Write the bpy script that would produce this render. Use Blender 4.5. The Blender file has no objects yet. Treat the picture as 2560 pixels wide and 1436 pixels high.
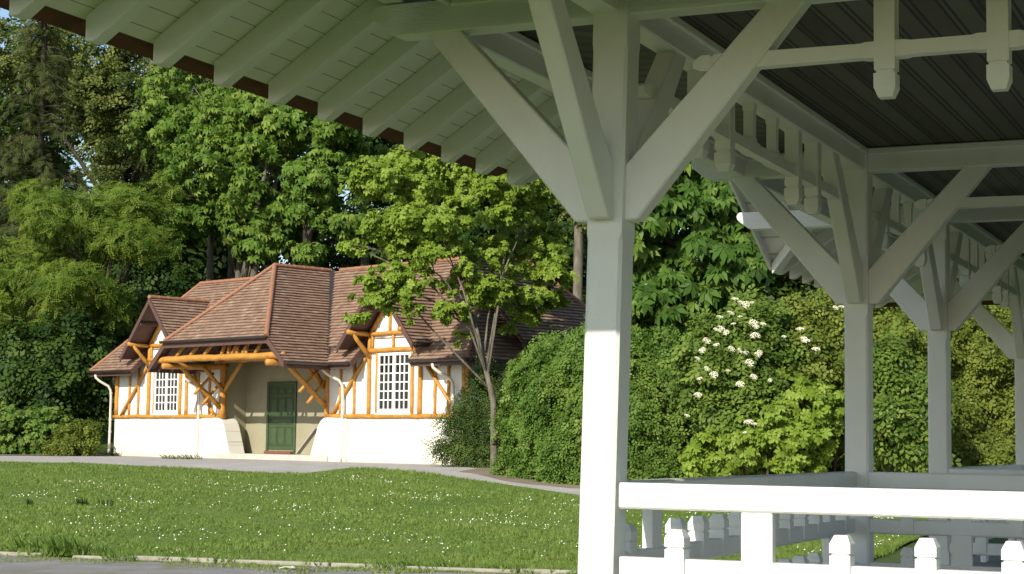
import bpy, bmesh, math, random
import numpy as np
from mathutils import Vector, Matrix
random.seed(7)
rng = np.random.default_rng(11)
R = math.radians
scene = bpy.context.scene
COL = scene.collection

# ------------------------------------------------------------------ camera numbers (pixels of a 2560 wide frame)
FPX, PITCH, ROLL, EYE = 4380.75, .0882, .0136, 1.6
def at(px, py, Y):
    """world point at forward distance Y in the direction of a sighting (px,py)"""
    a, b = px - 1280, py - 718
    cr, sr = math.cos(ROLL), math.sin(ROLL)
    x, y = cr * a + sr * b, -sr * a + cr * b
    c, s = math.cos(PITCH), math.sin(PITCH)
    rt, up = x / FPX, -y / FPX
    fw = c - up * s
    return Vector((rt / fw * Y, Y, EYE + (s + up * c) / fw * Y))

# ------------------------------------------------------------------ helpers
def link(o, parent=None):
    COL.objects.link(o)
    if parent is not None:
        o.parent = parent
    return o
def tag(o, label=None, cat=None, group=None, kind=None):
    if label: o['label'] = label
    if cat: o['category'] = cat
    if group: o['group'] = group
    if kind: o['kind'] = kind
    return o
def empty(name, loc, rz=0.):
    o = bpy.data.objects.new(name, None)
    o.location = loc
    o.rotation_euler = (0, 0, rz)
    o.empty_display_size = .3
    return link(o)

class MB:
    def __init__(s): s.bm = bmesh.new()
    def poly_prism(s, pts, vec, bev=0.):
        """closed prism: polygon pts (3D) swept by vec"""
        vec = Vector(vec)
        b = bmesh.new()
        lo = [b.verts.new(p) for p in pts]
        hi = [b.verts.new(Vector(p) + vec) for p in pts]
        n = len(pts)
        b.faces.new(lo[::-1]); b.faces.new(hi)
        for i in range(n):
            b.faces.new((lo[i], lo[(i + 1) % n], hi[(i + 1) % n], hi[i]))
        bmesh.ops.recalc_face_normals(b, faces=b.faces)
        if bev > 0:
            bmesh.ops.bevel(b, geom=list(b.edges), offset=bev, segments=1, affect='EDGES', clamp_overlap=True)
        s.merge(b)
        return s
    def merge(s, b):
        me = bpy.data.meshes.new('tmp')
        b.to_mesh(me); b.free()
        s.bm.from_mesh(me)
        bpy.data.meshes.remove(me)
    def box(s, x0, x1, y0, y1, z0, z1, bev=0.):
        return s.poly_prism([(x0, y0, z0), (x1, y0, z0), (x1, y1, z0), (x0, y1, z0)], (0, 0, z1 - z0), bev)
    def beam(s, p0, p1, w, h, bev=.006, up=(0, 0, 1)):
        """rectangular timber from p0 to p1, w across, h along up"""
        p0, p1 = Vector(p0), Vector(p1)
        d = (p1 - p0).normalized()
        a = d.cross(Vector(up)).normalized()
        u = a.cross(d).normalized()
        q = [p0 + a * (w / 2 * i) + u * (h / 2 * j) for i, j in ((-1, -1), (1, -1), (1, 1), (-1, 1))]
        return s.poly_prism(q, p1 - p0, bev)
    def rings(s, rings, cap=True):
        """loft through closed rings of equal length"""
        b = s.bm
        R_ = [[b.verts.new(p) for p in r] for r in rings]
        n = len(R_[0])
        for r0, r1 in zip(R_, R_[1:]):
            for i in range(n):
                b.faces.new((r0[i], r0[(i + 1) % n], r1[(i + 1) % n], r1[i]))
        if cap:
            b.faces.new(R_[0][::-1]); b.faces.new(R_[-1])
        return s
    def square_turned(s, p, d, a, secs):
        """square section post along d with (distance, half size) sections"""
        p, d, a = Vector(p), Vector(d), Vector(a)
        c = d.cross(a)
        s.rings([[p + d * t + a * (h * i) + c * (h * j) for i, j in ((-1, -1), (1, -1), (1, 1), (-1, 1))] for t, h in secs])
        return s
    def tube(s, pts, rad, n=8, wob=0.):
        pts = [Vector(p) for p in pts]
        if not hasattr(rad, '__len__'): rad = [rad] * len(pts)
        rings = []
        ref = None
        for i, p in enumerate(pts):
            d = (pts[min(i + 1, len(pts) - 1)] - pts[max(i - 1, 0)]).normalized()
            if ref is None:
                ref = Vector((0, 0, 1)) if abs(d.z) < .9 else Vector((1, 0, 0))
            a = d.cross(ref).normalized(); c = a.cross(d).normalized()
            ref = c
            rr = []
            for k in range(n):
                th = 2 * math.pi * k / n
                q = rad[i] * (1 + wob * random.uniform(-1, 1))
                rr.append(p + a * math.cos(th) * q + c * math.sin(th) * q)
            rings.append(rr)
        s.rings(rings)
        return s
    def quad(s, *p):
        s.bm.faces.new([s.bm.verts.new(q) for q in p])
        return s
    def build(s, name, mat, parent=None, smooth=False, recalc=True):
        me = bpy.data.meshes.new(name)
        if recalc:
            bmesh.ops.recalc_face_normals(s.bm, faces=s.bm.faces)
        s.bm.to_mesh(me); s.bm.free()
        if smooth:
            me.polygons.foreach_set('use_smooth', [True] * len(me.polygons))
        me.materials.append(mat)
        return link(bpy.data.objects.new(name, me), parent)

# ------------------------------------------------------------------ materials
def new_mat(name):
    m = bpy.data.materials.new(name); m.use_nodes = True
    nt = m.node_tree; nt.nodes.clear()
    return m, nt, nt.nodes, nt.links
class G:
    def __init__(s, name):
        s.m, s.nt, s.N, s.L = new_mat(name)
        s.out = s.N.new('ShaderNodeOutputMaterial')
    def n(s, t, **k):
        x = s.N.new('ShaderNode' + t)
        for a, b in k.items():
            if a.startswith('i_'):
                key = a[2:].replace('_', ' ')
                x.inputs[key].default_value = b
            else: setattr(x, a, b)
        return x
    def l(s, a, b): s.L.new(a, b)
    def coord(s, sc=(1, 1, 1), rot=(0, 0, 0), kind='Object'):
        t = s.n('TexCoord'); m = s.n('Mapping')
        m.inputs['Scale'].default_value = sc; m.inputs['Rotation'].default_value = rot
        s.l(t.outputs[kind], m.inputs['Vector']); return m.outputs['Vector']
    def noise(s, vec, scale, detail=4, rough=.55):
        x = s.n('TexNoise'); x.inputs['Scale'].default_value = scale
        x.inputs['Detail'].default_value = detail; x.inputs['Roughness'].default_value = rough
        s.l(vec, x.inputs['Vector']); return x.outputs['Fac']
    def ramp(s, fac, stops):
        x = s.n('ValToRGB'); e = x.color_ramp.elements
        while len(e) < len(stops): e.new(.5)
        for k, (p, c) in enumerate(stops):
            e[k].position = p; e[k].color = (*c, 1) if len(c) == 3 else c
        s.l(fac, x.inputs['Fac']); return x.outputs['Color']
    def mix(s, fac, a, b, mode='MIX'):
        x = s.n('Mix', data_type='RGBA', blend_type=mode)
        for i, v in ((0, fac), (6, a), (7, b)):
            if isinstance(v, (int, float)): x.inputs[i].default_value = v
            elif isinstance(v, tuple): x.inputs[i].default_value = (*v, 1)
            else: s.l(v, x.inputs[i])
        return x.outputs[2]
    def math(s, op, a, b=None):
        x = s.n('Math', operation=op)
        for i, v in ((0, a), (1, b)):
            if v is None: continue
            if isinstance(v, (int, float)): x.inputs[i].default_value = v
            else: s.l(v, x.inputs[i])
        return x.outputs[0]
    def bump(s, h, strength=.3, dist=.01):
        x = s.n('Bump'); x.inputs['Strength'].default_value = strength; x.inputs['Distance'].default_value = dist
        s.l(h, x.inputs['Height']); return x.outputs['Normal']
    def principled(s, col, rough=.6, normal=None, spec=.4):
        p = s.n('BsdfPrincipled')
        if isinstance(col, tuple): p.inputs['Base Color'].default_value = (*col, 1)
        else: s.l(col, p.inputs['Base Color'])
        if isinstance(rough, (int, float)): p.inputs['Roughness'].default_value = rough
        else: s.l(rough, p.inputs['Roughness'])
        p.inputs['Specular IOR Level'].default_value = spec
        if normal is not None: s.l(normal, p.inputs['Normal'])
        s.l(p.outputs[0], s.out.inputs[0])
        return p

def simple(name, c1, c2, scale=6, rough=.7, bump=.2, bscale=40, stretch=(1, 1, 1), spec=.3, bdist=.01):
    g = G(name); v = g.coord(stretch)
    col = g.mix(g.ramp(g.noise(v, scale), [(.3, (0, 0, 0)), (.7, (1, 1, 1))]), c1, c2)
    g.principled(col, rough, g.bump(g.noise(v, bscale, 6), bump, bdist), spec)
    return g.m

def paint(name, col, dirt, grain):
    """white painted timber: grain, faint runs and grime"""
    g = G(name); v = g.coord((1, 1, 1))
    n1 = g.noise(v, 2.2, 5); n2 = g.noise(v, 26, 6, .7)
    w = g.n('TexNoise'); w.inputs['Scale'].default_value = 9; w.inputs['Detail'].default_value = 8
    g.l(g.coord(grain), w.inputs['Vector'])
    c = g.mix(g.ramp(n1, [(.42, (0, 0, 0)), (.8, (1, 1, 1))]), col, dirt)
    c = g.mix(g.ramp(n2, [(.62, (0, 0, 0)), (.78, (.35, .35, .35))]), c, tuple(x * .75 for x in dirt))
    h = g.math('ADD', w.outputs['Fac'], g.math('MULTIPLY', n2, .5))
    g.principled(c, .42, g.bump(h, .55, .006), .45)
    return g.m

M = {}
M['paint'] = paint('white_paint', (.80, .805, .785), (.735, .735, .69), (2.5, 2.5, 24))
M['paint_v'] = paint('white_paint_upright', (.80, .805, .785), (.735, .735, .69), (24, 24, 2.5))

def boards(name, cols, axis_rot, pitch, gap, double, groove, bump=.4):
    """boards: stripes across local x after rotation about z"""
    g = G(name)
    v = g.coord((1, 1, 1), (0, 0, axis_rot))
    sx = g.n('SeparateXYZ'); g.l(v, sx.inputs[0])
    f = g.math('FRACT', g.math('DIVIDE', g.math('ADD', sx.outputs[0], 100.), pitch))
    idx = g.math('FLOOR', g.math('DIVIDE', g.math('ADD', sx.outputs[0], 100.), pitch))
    line = g.math('LESS_THAN', f, gap)
    if double:
        l2 = g.math('MULTIPLY', g.math('GREATER_THAN', f, gap * 2.2), g.math('LESS_THAN', f, gap * 3.2))
        line = g.math('MAXIMUM', line, l2)
    wn = g.n('TexWhiteNoise', noise_dimensions='1D'); g.l(idx, wn.inputs['W'])
    vv = g.coord((6, .9, 3), (0, 0, axis_rot))
    nz = g.noise(vv, 1.6, 7, .65)
    k = g.math('ADD', g.math('MULTIPLY', wn.outputs['Value'], .45), g.math('MULTIPLY', nz, .6))
    c = g.ramp(k, [(.25, cols[0]), (.5, cols[1]), (.8, cols[2])])
    c = g.mix(line, c, groove)
    g.principled(c, .55, g.bump(g.math('SUBTRACT', nz, g.math('MULTIPLY', line, 2.)), bump, .006), .3)
    return g.m
M['ceiling'] = boards('dark_boards', [(.040, .034, .028), (.085, .074, .056), (.115, .118, .086)], 0, .168, .10, True, (.006, .0055, .005))
M['ceiling_diag'] = boards('dark_boards_diagonal', [(.040, .034, .028), (.085, .074, .056), (.115, .118, .086)], R(45), .168, .10, True, (.006, .0055, .005))
M['soffit'] = boards('white_boards', [(.74, .73, .67), (.79, .78, .72), (.80, .79, .74)], 0, .105, .035, False, (.16, .15, .12), .2)
M['soffit_cross'] = boards('white_boards_cross', [(.76, .755, .72), (.79, .785, .76), (.80, .80, .77)], R(90), .30, .03, True, (.25, .24, .22), .2)
M['eave_tile'] = simple('eave_tile', (.17, .062, .034), (.09, .042, .028), 9, .8, .4, 30)
M['stone_floor'] = simple('stone_floor', (.34, .32, .29), (.25, .24, .22), 3, .8, .3, 50)
# ------------------------------------------------------------------ pavilion (local x = across, y = along its posts, z up)
YAW = .4253
pav = empty('pavilion', (.4946, 8.90, 0), -YAW)
tag(pav, 'white painted timber park pavilion with braced posts, balustrades and deep bracketed eaves', 'pavilion')
HW = .095
D1, D2, D3 = 5.4935, 8.854, 14.42
W = 5.4935
ZK, ZB, ZC, ZBAR, ZR = 2.727, 3.783, 3.972, 3.465, 1.406
TE, ZE = -2.08, 3.49          # rafter tail foot
TP = .985                       # plate offset
PT = M['paint']
POSTS_D = (0., D1, D2, D3)

# platform
m = MB(); m.box(-.35, W + .35, -.35, D3 + .35, .004, .35, .02); m.build('platform', M['stone_floor'], pav)

def brace_mb(px, py, dx, dy, thick=.115, reach=1.07):
    """45 degree bracket from the post (px,py) toward (dx,dy)"""
    m = MB(); s0 = HW - .012; wv = .20
    zt = ZB + .03
    run = reach - .0
    # profile in (s,z)
    foot = .085
    s1 = run; k = (zt - ZK) / (run - s0 - foot + .02)
    prof = [(s0, ZK), (s0 + foot, ZK), (s1, zt), (s1 - wv, zt), (s0, ZK + wv + .06)]
    off = Vector((-dy, dx, 0)) * (thick / 2)
    pts = [Vector((px + dx * s, py + dy * s, z)) - off for s, z in prof]
    m.poly_prism(pts, off * 2, .008)
    return m
def post_mb(px, py, lean=0.):
    m = MB()
    secs = []
    def ring(z, c, h=HW):
        sh = lean * (z - 2.3)
        return [Vector((px + sh + x, py + y, z)) for x, y in ((-h + c, -h), (h - c, -h), (h, -h + c), (h, h - c), (h - c, h), (-h + c, h), (-h, h - c), (-h, -h + c))]
    m.rings([ring(.35, .003), ring(.60, .003), ring(.63, .017), ring(2.62, .017), ring(2.66, .003), ring(2.95, .003), ring(3.02, .015), ring(3.60, .015), ring(3.64, .003), ring(ZC - .01, .003)])
    return m
for side, px in ((0, 0.), (1, W)):
    for k, py in enumerate(POSTS_D):
        p = post_mb(px, py, .022 if (side == 0 and k == 0) else 0.).build('post', M['paint_v'], pav)
        for dx, dy in ((-1, 0), (1, 0), (0, -1), (0, 1)):
            brace_mb(px, py, dx, dy).build('brace', M['paint_v'], p)

# beams: transverse, with scrolled cantilever ends
def scroll_beam(y, t0, t1, name='beam', z0=ZB, z1=ZC - .012, w=.15):
    m = MB(); h = z1 - z0
    pr = [(t0 + .16, z0), (t0 + .12, z0 + .012), (t0 + .06, z0 + .06), (t0 + .012, z0 + .10), (t0, z0 + .135), (t0 + .012, z0 + .16), (t0 + .03, z1),
          (t1 - .03, z1), (t1 - .012, z0 + .16), (t1, z0 + .135), (t1 - .012, z0 + .10), (t1 - .06, z0 + .06), (t1 - .12, z0 + .012), (t1 - .16, z0)]
    m.poly_prism([(a, y - w / 2, b) for a, b in pr], (0, w, 0), .005)
    return m.build(name, PT, pav)
for k, y in enumerate(POSTS_D):
    scroll_beam(y, -1.38 if k != 2 else -2.02, W + 1.38)
# longitudinal beams over the posts and the outer plates
for t in (0., W):
    m = MB(); m.beam((t, -2.2, (ZB + ZC) / 2 - .004), (t, D3 + 1.38, (ZB + ZC) / 2 - .004), .144, ZC - ZB - .03, .008); m.build('beam', PT, pav)
for t in (-TP, W + TP):
    m = MB(); m.beam((t, .0, (ZB + ZC) / 2 + .004), (t, D3 + 1.3, (ZB + ZC) / 2 + .004), .13, ZC - ZB - .012, .008)
    m.build('ring_beam', PT, pav)
m = MB(); m.beam((-TP - .2, -TP, (ZB + ZC) / 2 + .008), (W + TP + .2, -TP, (ZB + ZC) / 2 + .008), .13, ZC - ZB - .03, .008); m.build('ring_beam', PT, pav)
# mouldings round each ceiling field
def mould(p0, p1):
    m = MB()
    m.beam(p0, p1, .03, .055, .009)
    q = Vector((0, 0, -.045))
    return m.build('moulding', PT, pav)
ys = [-TP] + list(POSTS_D)
for t, s in ((0., 1), (0., -1), (-TP, 1), (W, -1)):
    for a, b in zip(ys, ys[1:]):
        mould((t + s * .088, a + .09, ZC - .03), (t + s * .088, b - .09, ZC - .03))
for k, y in enumerate(ys[1:]):
    for s in (-1, 1):
        if s == 1 and k == 3: continue
        mould((.1, y + s * .09, ZC - .033), (W - .1, y + s * .09, ZC - .033))
        mould((-TP + .1, y + s * .09, ZC - .033), (-.1, y + s * .09, ZC - .033))
# ceilings
m = MB(); m.box(.0, W, -2.92, D3 + 1.2, ZC, ZC + .03); m.build('ceiling', M['ceiling'], pav)
m = MB(); m.box(-TP - .03, -.002, -2.92, D3 + 1.2, ZC + .002, ZC + .034); m.build('ceiling', M['ceiling_diag'], pav)
m = MB(); m.box(W + .002, W + TP, -2.92, D3 + 1.2, ZC + .002, ZC + .034); m.build('ceiling', M['ceiling_diag'], pav)

# hanging frieze: rail with faceted ends + pendants
def frieze(o, d, L, offs_long, offs_short):
    o, d = Vector(o), Vector(d)
    c = Vector((0, 0, 1)); zb = ZBAR + .04
    m = MB(); h = .04
    e = [(.45, .018), (.50, h), (.545, h), (.55, .032), (.56, .032), (.565, h)]
    hp = sorted([L / 2 + x * q for x in list(offs_long) + list(offs_short) for q in (-1, 1)])
    md = []
    for t in hp: md += [(t - .12, .035), (t - .095, h), (t + .095, h), (t + .12, .035)]
    secs = e + [q for q in md if e[-1][0] + .02 < q[0] < L - e[-1][0] - .02] + [(L - t, r) for t, r in e[::-1]]
    m.square_turned(o + c * zb, d, c, secs)
    fr = m.build('frieze_rail', PT, pav)
    side = d.cross(c)
    def hang(t, long):
        b = MB(); top = ZB + .012; w = .05 if long else .038
        if long:
            s = [(0, w), (top - 3.405, w), (top - 3.402, .041), (top - 3.39, .041), (top - 3.387, w + .002), (top - 3.318, w + .002), (top - 3.272, .034)]
        else:
            s = [(0, w), (.04, w), (.05, w - .005), (top - 3.58, w - .005), (top - 3.57, w), (top - 3.52, w)]
        b.square_turned(o + d * t + c * top, -c, d, s)
        b.build('pendant', M['paint_v'], fr)
    mid = L / 2
    for x in offs_long: hang(mid + x, True); hang(mid - x, True)
    for x in offs_short: hang(mid + x, False); hang(mid - x, False)
for y in POSTS_D:
    frieze((0, y, 0), (1, 0, 0), W, (.795, 1.325), (.265,))
for t in (0., W):
    frieze((t, 0, 0), (0, 1, 0), D1, (.795, 1.325), (.265,))
    frieze((t, D1, 0), (0, 1, 0), D2 - D1, (.795,), (.265,))
    frieze((t, D2, 0), (0, 1, 0), D3 - D2, (.795, 1.325), (.265,))

# balustrades
def balustrade(o, d, L, inward):
    o, d, n = Vector(o), Vector(d), Vector(inward)
    a, b = HW + .002, L - HW - .002
    off = -n * .045
    P = lambda t, k, z: o + d * t + off + n * k + Vector((0, 0, z))
    def rail(mb, z0, z1, th, rnd):
        pr = [(-th, z0 + .012), (-th + .012, z0), (th - .012, z0), (th, z0 + .012), (th, z1 - rnd), (th - rnd, z1), (-th + rnd, z1), (-th, z1 - rnd)]
        mb.poly_prism([P(a, k, z) for k, z in pr], d * (b - a), .002)
    m = MB(); rail(m, .925, 1.04, .034, .006); rail(m, .59, .705, .034, .006)
    root = m.build('balustrade', PT, pav)
    m = MB(); rail(m, 1.276, ZR, .046, .012); m.build('handrail', PT, root)
    if L > 5: F = [.39, 1.21, 1.61, 2.0, 2.37]; B = [.80]; F = F + [L - t for t in F]; B = [.80, L / 2, L - .80]
    else: F = [.39, 1.21, L - 1.21, L - .39]; B = [.80, L - .80]
    for t in F:
        for zb, top in ((1.035, 1.182), (.70, .83)):
            g = MB(); s = .049
            g.square_turned(P(t, -.002, zb), (0, 0, 1), d, [(-.08, s), (.052, s), (.055, s - .009), (.061, s - .009), (.064, s + .001), (top - zb - .040, s + .001), (top - zb, .031)])
            g.build('baluster', M['paint_v'], root)
    for t in B:
        g = MB(); g.poly_prism([P(t - .078, -.031, .352), P(t + .078, -.031, .352), P(t + .078, .031, .352), P(t - .078, .031, .352)], (0, 0, 1.29 - .352), .005)
        g.build('board_baluster', M['paint_v'], root)
for y in (0., D1):
    balustrade((0, y, 0), (1, 0, 0), W, (0, 1, 0))
balustrade((0, D2, 0), (1, 0, 0), W, (0, 1, 0))
balustrade((0, 0, 0), (0, 1, 0), D1, (1, 0, 0))
balustrade((0, D2, 0), (0, 1, 0), D3 - D2, (1, 0, 0))

# roof ---------------------------------------------------------------
SL = .66                      # slope of the main roof
def zroof(t):                 # underside of the boards over the left slope
    return ZE + .125 + (t - TE) * SL
ED = -2.85                    # front eave
GC, GH, GS = 6.9, 3.5, .5     # cross gable over the passage: centre, half width, slope
TB = -1.30                    # the eave plate carried on the cantilevers
e0, e1 = GC - GH, GC + GH
def zg(d):                    # underside of cross gable boards
    return zroof(TE) + .02 + GS * (GH - abs(d - GC))
tv = TE + GS * GH / SL        # where the valleys meet
# rafters
def rafter(d, w=.09):
    m = MB()
    t0, t1 = TE, TB + .04
    z0 = zroof(t0)
    pr = [(t0, z0 - .002), (t0, ZE), (t0 + .05, ZE - .004), (t1, zroof(t1) - .16), (t1, zroof(t1) - .002)]
    m.poly_prism([(a, d - w / 2, b) for a, b in pr], (0, w, 0), .004)
    m.build('rafter', PT, pav)
dd = 3.33
while dd > ED + .1:
    rafter(dd); dd -= .545
dd = e1 + .12
while dd < D3 + 1.4:
    rafter(dd); dd += .545
def slab(mb, pts, th):
    mb.poly_prism(pts, (0, 0, th))
vd = lambda t: (t - TE) * SL / GS            # run of the valley along y for a given t
m = MB()
slab(m, [(TE - .02, ED, zroof(TE - .02)), (TE - .02, e0, zroof(TE - .02)), (TE, e0 + .02, zroof(TE)), (TB, e0 + vd(TB), zroof(TB)), (TB, ED + .02, zroof(TB))], .022)
m.build('eave_boarding', M['soffit'], pav)
m = MB()
slab(m, [(TE - .02, e1, zroof(TE - .02)), (TE - .02, D3 + 1.7, zroof(TE - .02)), (TB, D3 + 1.2, zroof(TB)), (TB, e1 - vd(TB), zroof(TB)), (TE, e1 - .02, zroof(TE))], .022)
m.build('eave_boarding', M['soffit'], pav)
m = MB(); ye = D3 + 1.7
slab(m, [(TE, ye, zroof(TE)), (W - TE, ye, zroof(TE)), (W - TE - 1.2, ye - 1.2, zroof(TE) + 1.2 * SL), (TE + 1.2, ye - 1.2, zroof(TE) + 1.2 * SL)], .022)
m.build('eave_boarding', M['soffit_cross'], pav)
# cross gable: boarding, barge boards, rafters
for s in (-1, 1):
    m = MB(); slab(m, [(TE - .03, GC + s * .001, zg(GC)), (tv + .02, GC + s * .001, zg(GC)), (TE + .02, GC + s * GH, zg(GC + GH)), (TE - .03, GC + s * GH, zg(GC + GH))], .03)
    m.build('gable_boarding', M['soffit_cross'], pav)
    m = MB(); m.poly_prism([(TE - .06, GC + s * .002, zg(GC) - .07), (TE - .06, GC + s * GH, zg(GC + GH) - .11), (TE - .06, GC + s * GH, zg(GC + GH) + .05), (TE - .06, GC + s * .002, zg(GC) + .06)], (.03, 0, 0), .004)
    m.build('barge_board', PT, pav)
    for t in (TE + .42, TE + .92):
        y1 = GH - vd(t) - .02
        m = MB(); m.beam((t, GC + s * .03, zg(GC + .03) - .06), (t, GC + s * y1, zg(GC + y1) - .06), .08, .11, .004)
        m.build('gable_rafter', PT, pav)
    m = MB(); m.beam((TE + .01, GC + s * GH, zroof(TE) - .075), (tv, GC + s * .06, zg(GC) - .075), .09, .12, .004); m.build('valley_rafter', PT, pav)
# plates on the cantilevers
for y0, y1 in ((-2.88, e0 + 1.0), (e1 - 1.0, D3 + 1.3)):
    m = MB(); m.box(TB, TB + .12, y0, y1, ZC - .006, zroof(TB) - .02, .006); m.build('eave_plate', PT, pav)
m = MB(); m.box(TB, TB + .12, e0 + 1.004, e1 - 1.004, ZC - .006, ZC + .14, .006); m.build('eave_plate', PT, pav)
# tiled shell
OV = .13
t0 = TE - OV
zt = lambda t: zroof(t) + .03
RW = W / 2
SP = RW - t0
tt = lambda t: t0 + t
m = MB()
zr = zt(RW)
A0, A1 = (t0, ED - OV, zt(t0)), (t0, D3 + 1.8, zt(t0))
B0, B1 = (2 * RW - t0, ED - OV, zt(t0)), (2 * RW - t0, D3 + 1.8, zt(t0))
C0, C1 = (RW, ED - OV + .3, zr), (RW, D3 + 1.8 - SP, zr)
gv = (zg(GC) + .04 - zt(t0)) / SL + t0
th = (0, 0, .05)
m.poly_prism([A0, (t0, e0 - .03, zt(t0)), (gv, GC, zt(gv)), (t0 + .5, e1 - .02, zt(t0 + .5)), (t0 + .12, e1 + .24, zt(t0 + .12)), (t0, e1 + .24, zt(t0)), A1, C1, C0], th)
m.poly_prism([B1, B0, C0, C1], th)
m.poly_prism([A1, B1, C1], th)
for s in (-1, 1):
    m.poly_prism([(t0 + .03, GC + s * .001, zg(GC) + .034), (gv + .05, GC + s * .001, zg(GC) + .034), (t0 + .03, GC + s * (GH + .03), zg(GC + GH) + .034)], th)
m.build('roof', M['eave_tile'], pav)
m = MB(); m.box(-TP - .06, W + TP + .06, -2.955, -2.925, ZC - .16, ZC + .16, .004); m.build('fascia', PT, pav)  # unseen board, added and lowered to set the shadow line on the nearest post
m = MB(); m.poly_prism([(-TP - .02, -2.90, ZC + .161), (W + TP + .02, -2.90, ZC + .161), (RW, -2.62, zr - .05)], (0, .03, 0)); m.build('gable_front', PT, pav)
# ------------------------------------------------------------------ cottage (local x = along its front, y = away, z up)
HG = EYE - .622
house = empty('cottage', (-13.2579, 57.5429, HG), -R(45.5))
tag(house, 'half-timbered white cottage with brown tiled roofs, orange log porch and green door', 'cottage')
M['plaster'] = simple('white_plaster', (.78, .77, .74), (.70, .69, .65), 3, .85, .15, 60)
def plinth_mat():
    g = G('cream_plinth'); v = g.coord()
    sx = g.n('SeparateXYZ'); g.l(v, sx.inputs[0])
    row = g.math('FLOOR', g.math('DIVIDE', sx.outputs[2], .41))
    fz = g.math('FRACT', g.math('DIVIDE', sx.outputs[2], .41))
    fx = g.math('FRACT', g.math('DIVIDE', g.math('ADD', sx.outputs[0], g.math('MULTIPLY', row, .43)), 1.05))
    ln = g.math('MAXIMUM', g.math('LESS_THAN', fz, .035), g.math('LESS_THAN', fx, .013))
    c = g.mix(g.noise(v, 2, 5), (.74, .715, .64), (.68, .65, .565))
    lo = g.math('MULTIPLY', g.math('LESS_THAN', sx.outputs[2], g.math('ADD', .05, g.math('MULTIPLY', g.noise(v, 5, 5), .12))), .45)
    c = g.mix(lo, c, (.52, .47, .36))
    c = g.mix(g.math('MULTIPLY', ln, .8), c, (.46, .43, .36))
    g.principled(c, .85, g.bump(g.math('SUBTRACT', g.math('MULTIPLY', g.noise(v, 40, 5), .3), ln), .35, .01), .2)
    return g.m
M['plinth'] = plinth_mat()
M['log'] = simple('orange_log', (.51, .255, .048), (.38, .17, .026), 5, .5, .35, 14, (1, 1, 1), .4)
M['logend'] = simple('log_end', (.56, .27, .06), (.42, .18, .03), 20, .6, .2, 30)
M['porchwall'] = simple('beige_render', (.31, .29, .20), (.275, .255, .172), 2, .9, .1, 60)  # beige darkened below its own tone to stand in for the porch's shade
M['brownwood'] = simple('brown_stained_wood', (.115, .062, .052), (.085, .048, .040), 6, .55, .2, 30)
M['gutter'] = simple('dark_gutter', (.030, .024, .022), (.045, .036, .032), 5, .35, .05, 30, (1, 1, 1), .5)
M['greendoor'] = simple('green_paint', (.050, .085, .032), (.038, .066, .026), 8, .4, .1, 30, (1, 1, 1), .5)
M['winframe'] = simple('white_window_paint', (.80, .80, .79), (.78, .78, .77), 4, .4, .05, 30)
M['pipe'] = simple('cream_pipe', (.72, .66, .56), (.66, .60, .50), 4, .4, .05, 20)
M['step'] = simple('pale_step', (.52, .49, .43), (.42, .40, .35), 3, .85, .3, 40)
M['mat_brown'] = simple('brick_step', (.20, .085, .045), (.14, .06, .035), 12, .9, .3, 60)
M['grey_wood'] = simple('grey_plank', (.38, .36, .30), (.28, .26, .22), 12, .8, .3, 40)
def glass_mat():
    g = G('dark_pane')
    p = g.principled((.012, .014, .012), .08, None, .5)
    return g.m
M['pane'] = glass_mat()
def tile_mat():
    g = G('plain_tiles')
    a = g.n('Attribute', attribute_name='tone')
    v = g.coord()
    k = g.math('ADD', g.math('MULTIPLY', a.outputs['Fac'], .72), g.math('MULTIPLY', g.noise(v, 1.1, 4), .36))
    c = g.ramp(k, [(.08, (.16, .112, .088)), (.32, (.235, .150, .106)), (.55, (.28, .182, .128)), (.76, (.32, .225, .160)), (.95, (.40, .31, .225))])
    c = g.mix(g.ramp(g.noise(v, 9, 6, .7), [(.5, (0, 0, 0)), (.8, (.5, .5, .5))]), c, (.13, .095, .07))
    g.principled(c, .85, g.bump(g.noise(v, 30, 5), .4, .01), .2)
    return g.m
M['tile'] = tile_mat()
M['ridge'] = simple('ridge_tile', (.33, .155, .085), (.25, .13, .085), 7, .8, .3, 30)

# walls
UL0, UL1, UR0, UR1, DEP = .55, 6.45, 11.55, 17.25, 4.7
m = MB()
for a, b in ((UL0, UL1), (UR0, UR1)):
    m.box(a + .02, b - .02, .03, DEP, 1.15, 3.0)
m.build('wall', M['plaster'], house)
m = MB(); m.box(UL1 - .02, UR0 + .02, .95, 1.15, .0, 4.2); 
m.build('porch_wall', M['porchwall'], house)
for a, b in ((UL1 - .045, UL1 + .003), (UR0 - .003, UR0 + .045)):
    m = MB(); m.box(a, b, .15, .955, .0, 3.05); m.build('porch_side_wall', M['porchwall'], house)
m = MB()
for a, b in ((UL0, UL1), (UR0, UR1)):
    m.box(a, b, 0, DEP + .02, -.4, 1.22, .03)
m.build('plinth', M['plinth'], house)
# flared porch piers
for s, u0 in ((-1, UL1), (1, UR0)):
    m = MB(); c = 9.0
    prof = [(-.98, 1.20), (-.15, 1.235), (.02, 1.22), (.14, 1.17), (.24, 1.07), (.31, .93), (.40, .70), (.52, .40), (.66, .0), (.70, -.4), (-.98, -.4)]
    pts = [(u0 - s * x, -.09, z) for x, z in prof]
    m.poly_prism(pts, (0, .62, 0), .035)
    m.build('porch_pier', M['plinth'], house)
# porch floor
m = MB(); m.box(6.2, 11.8, -.16, .95, -.35, .17, .02); m.build('porch_step', M['step'], house)

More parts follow.
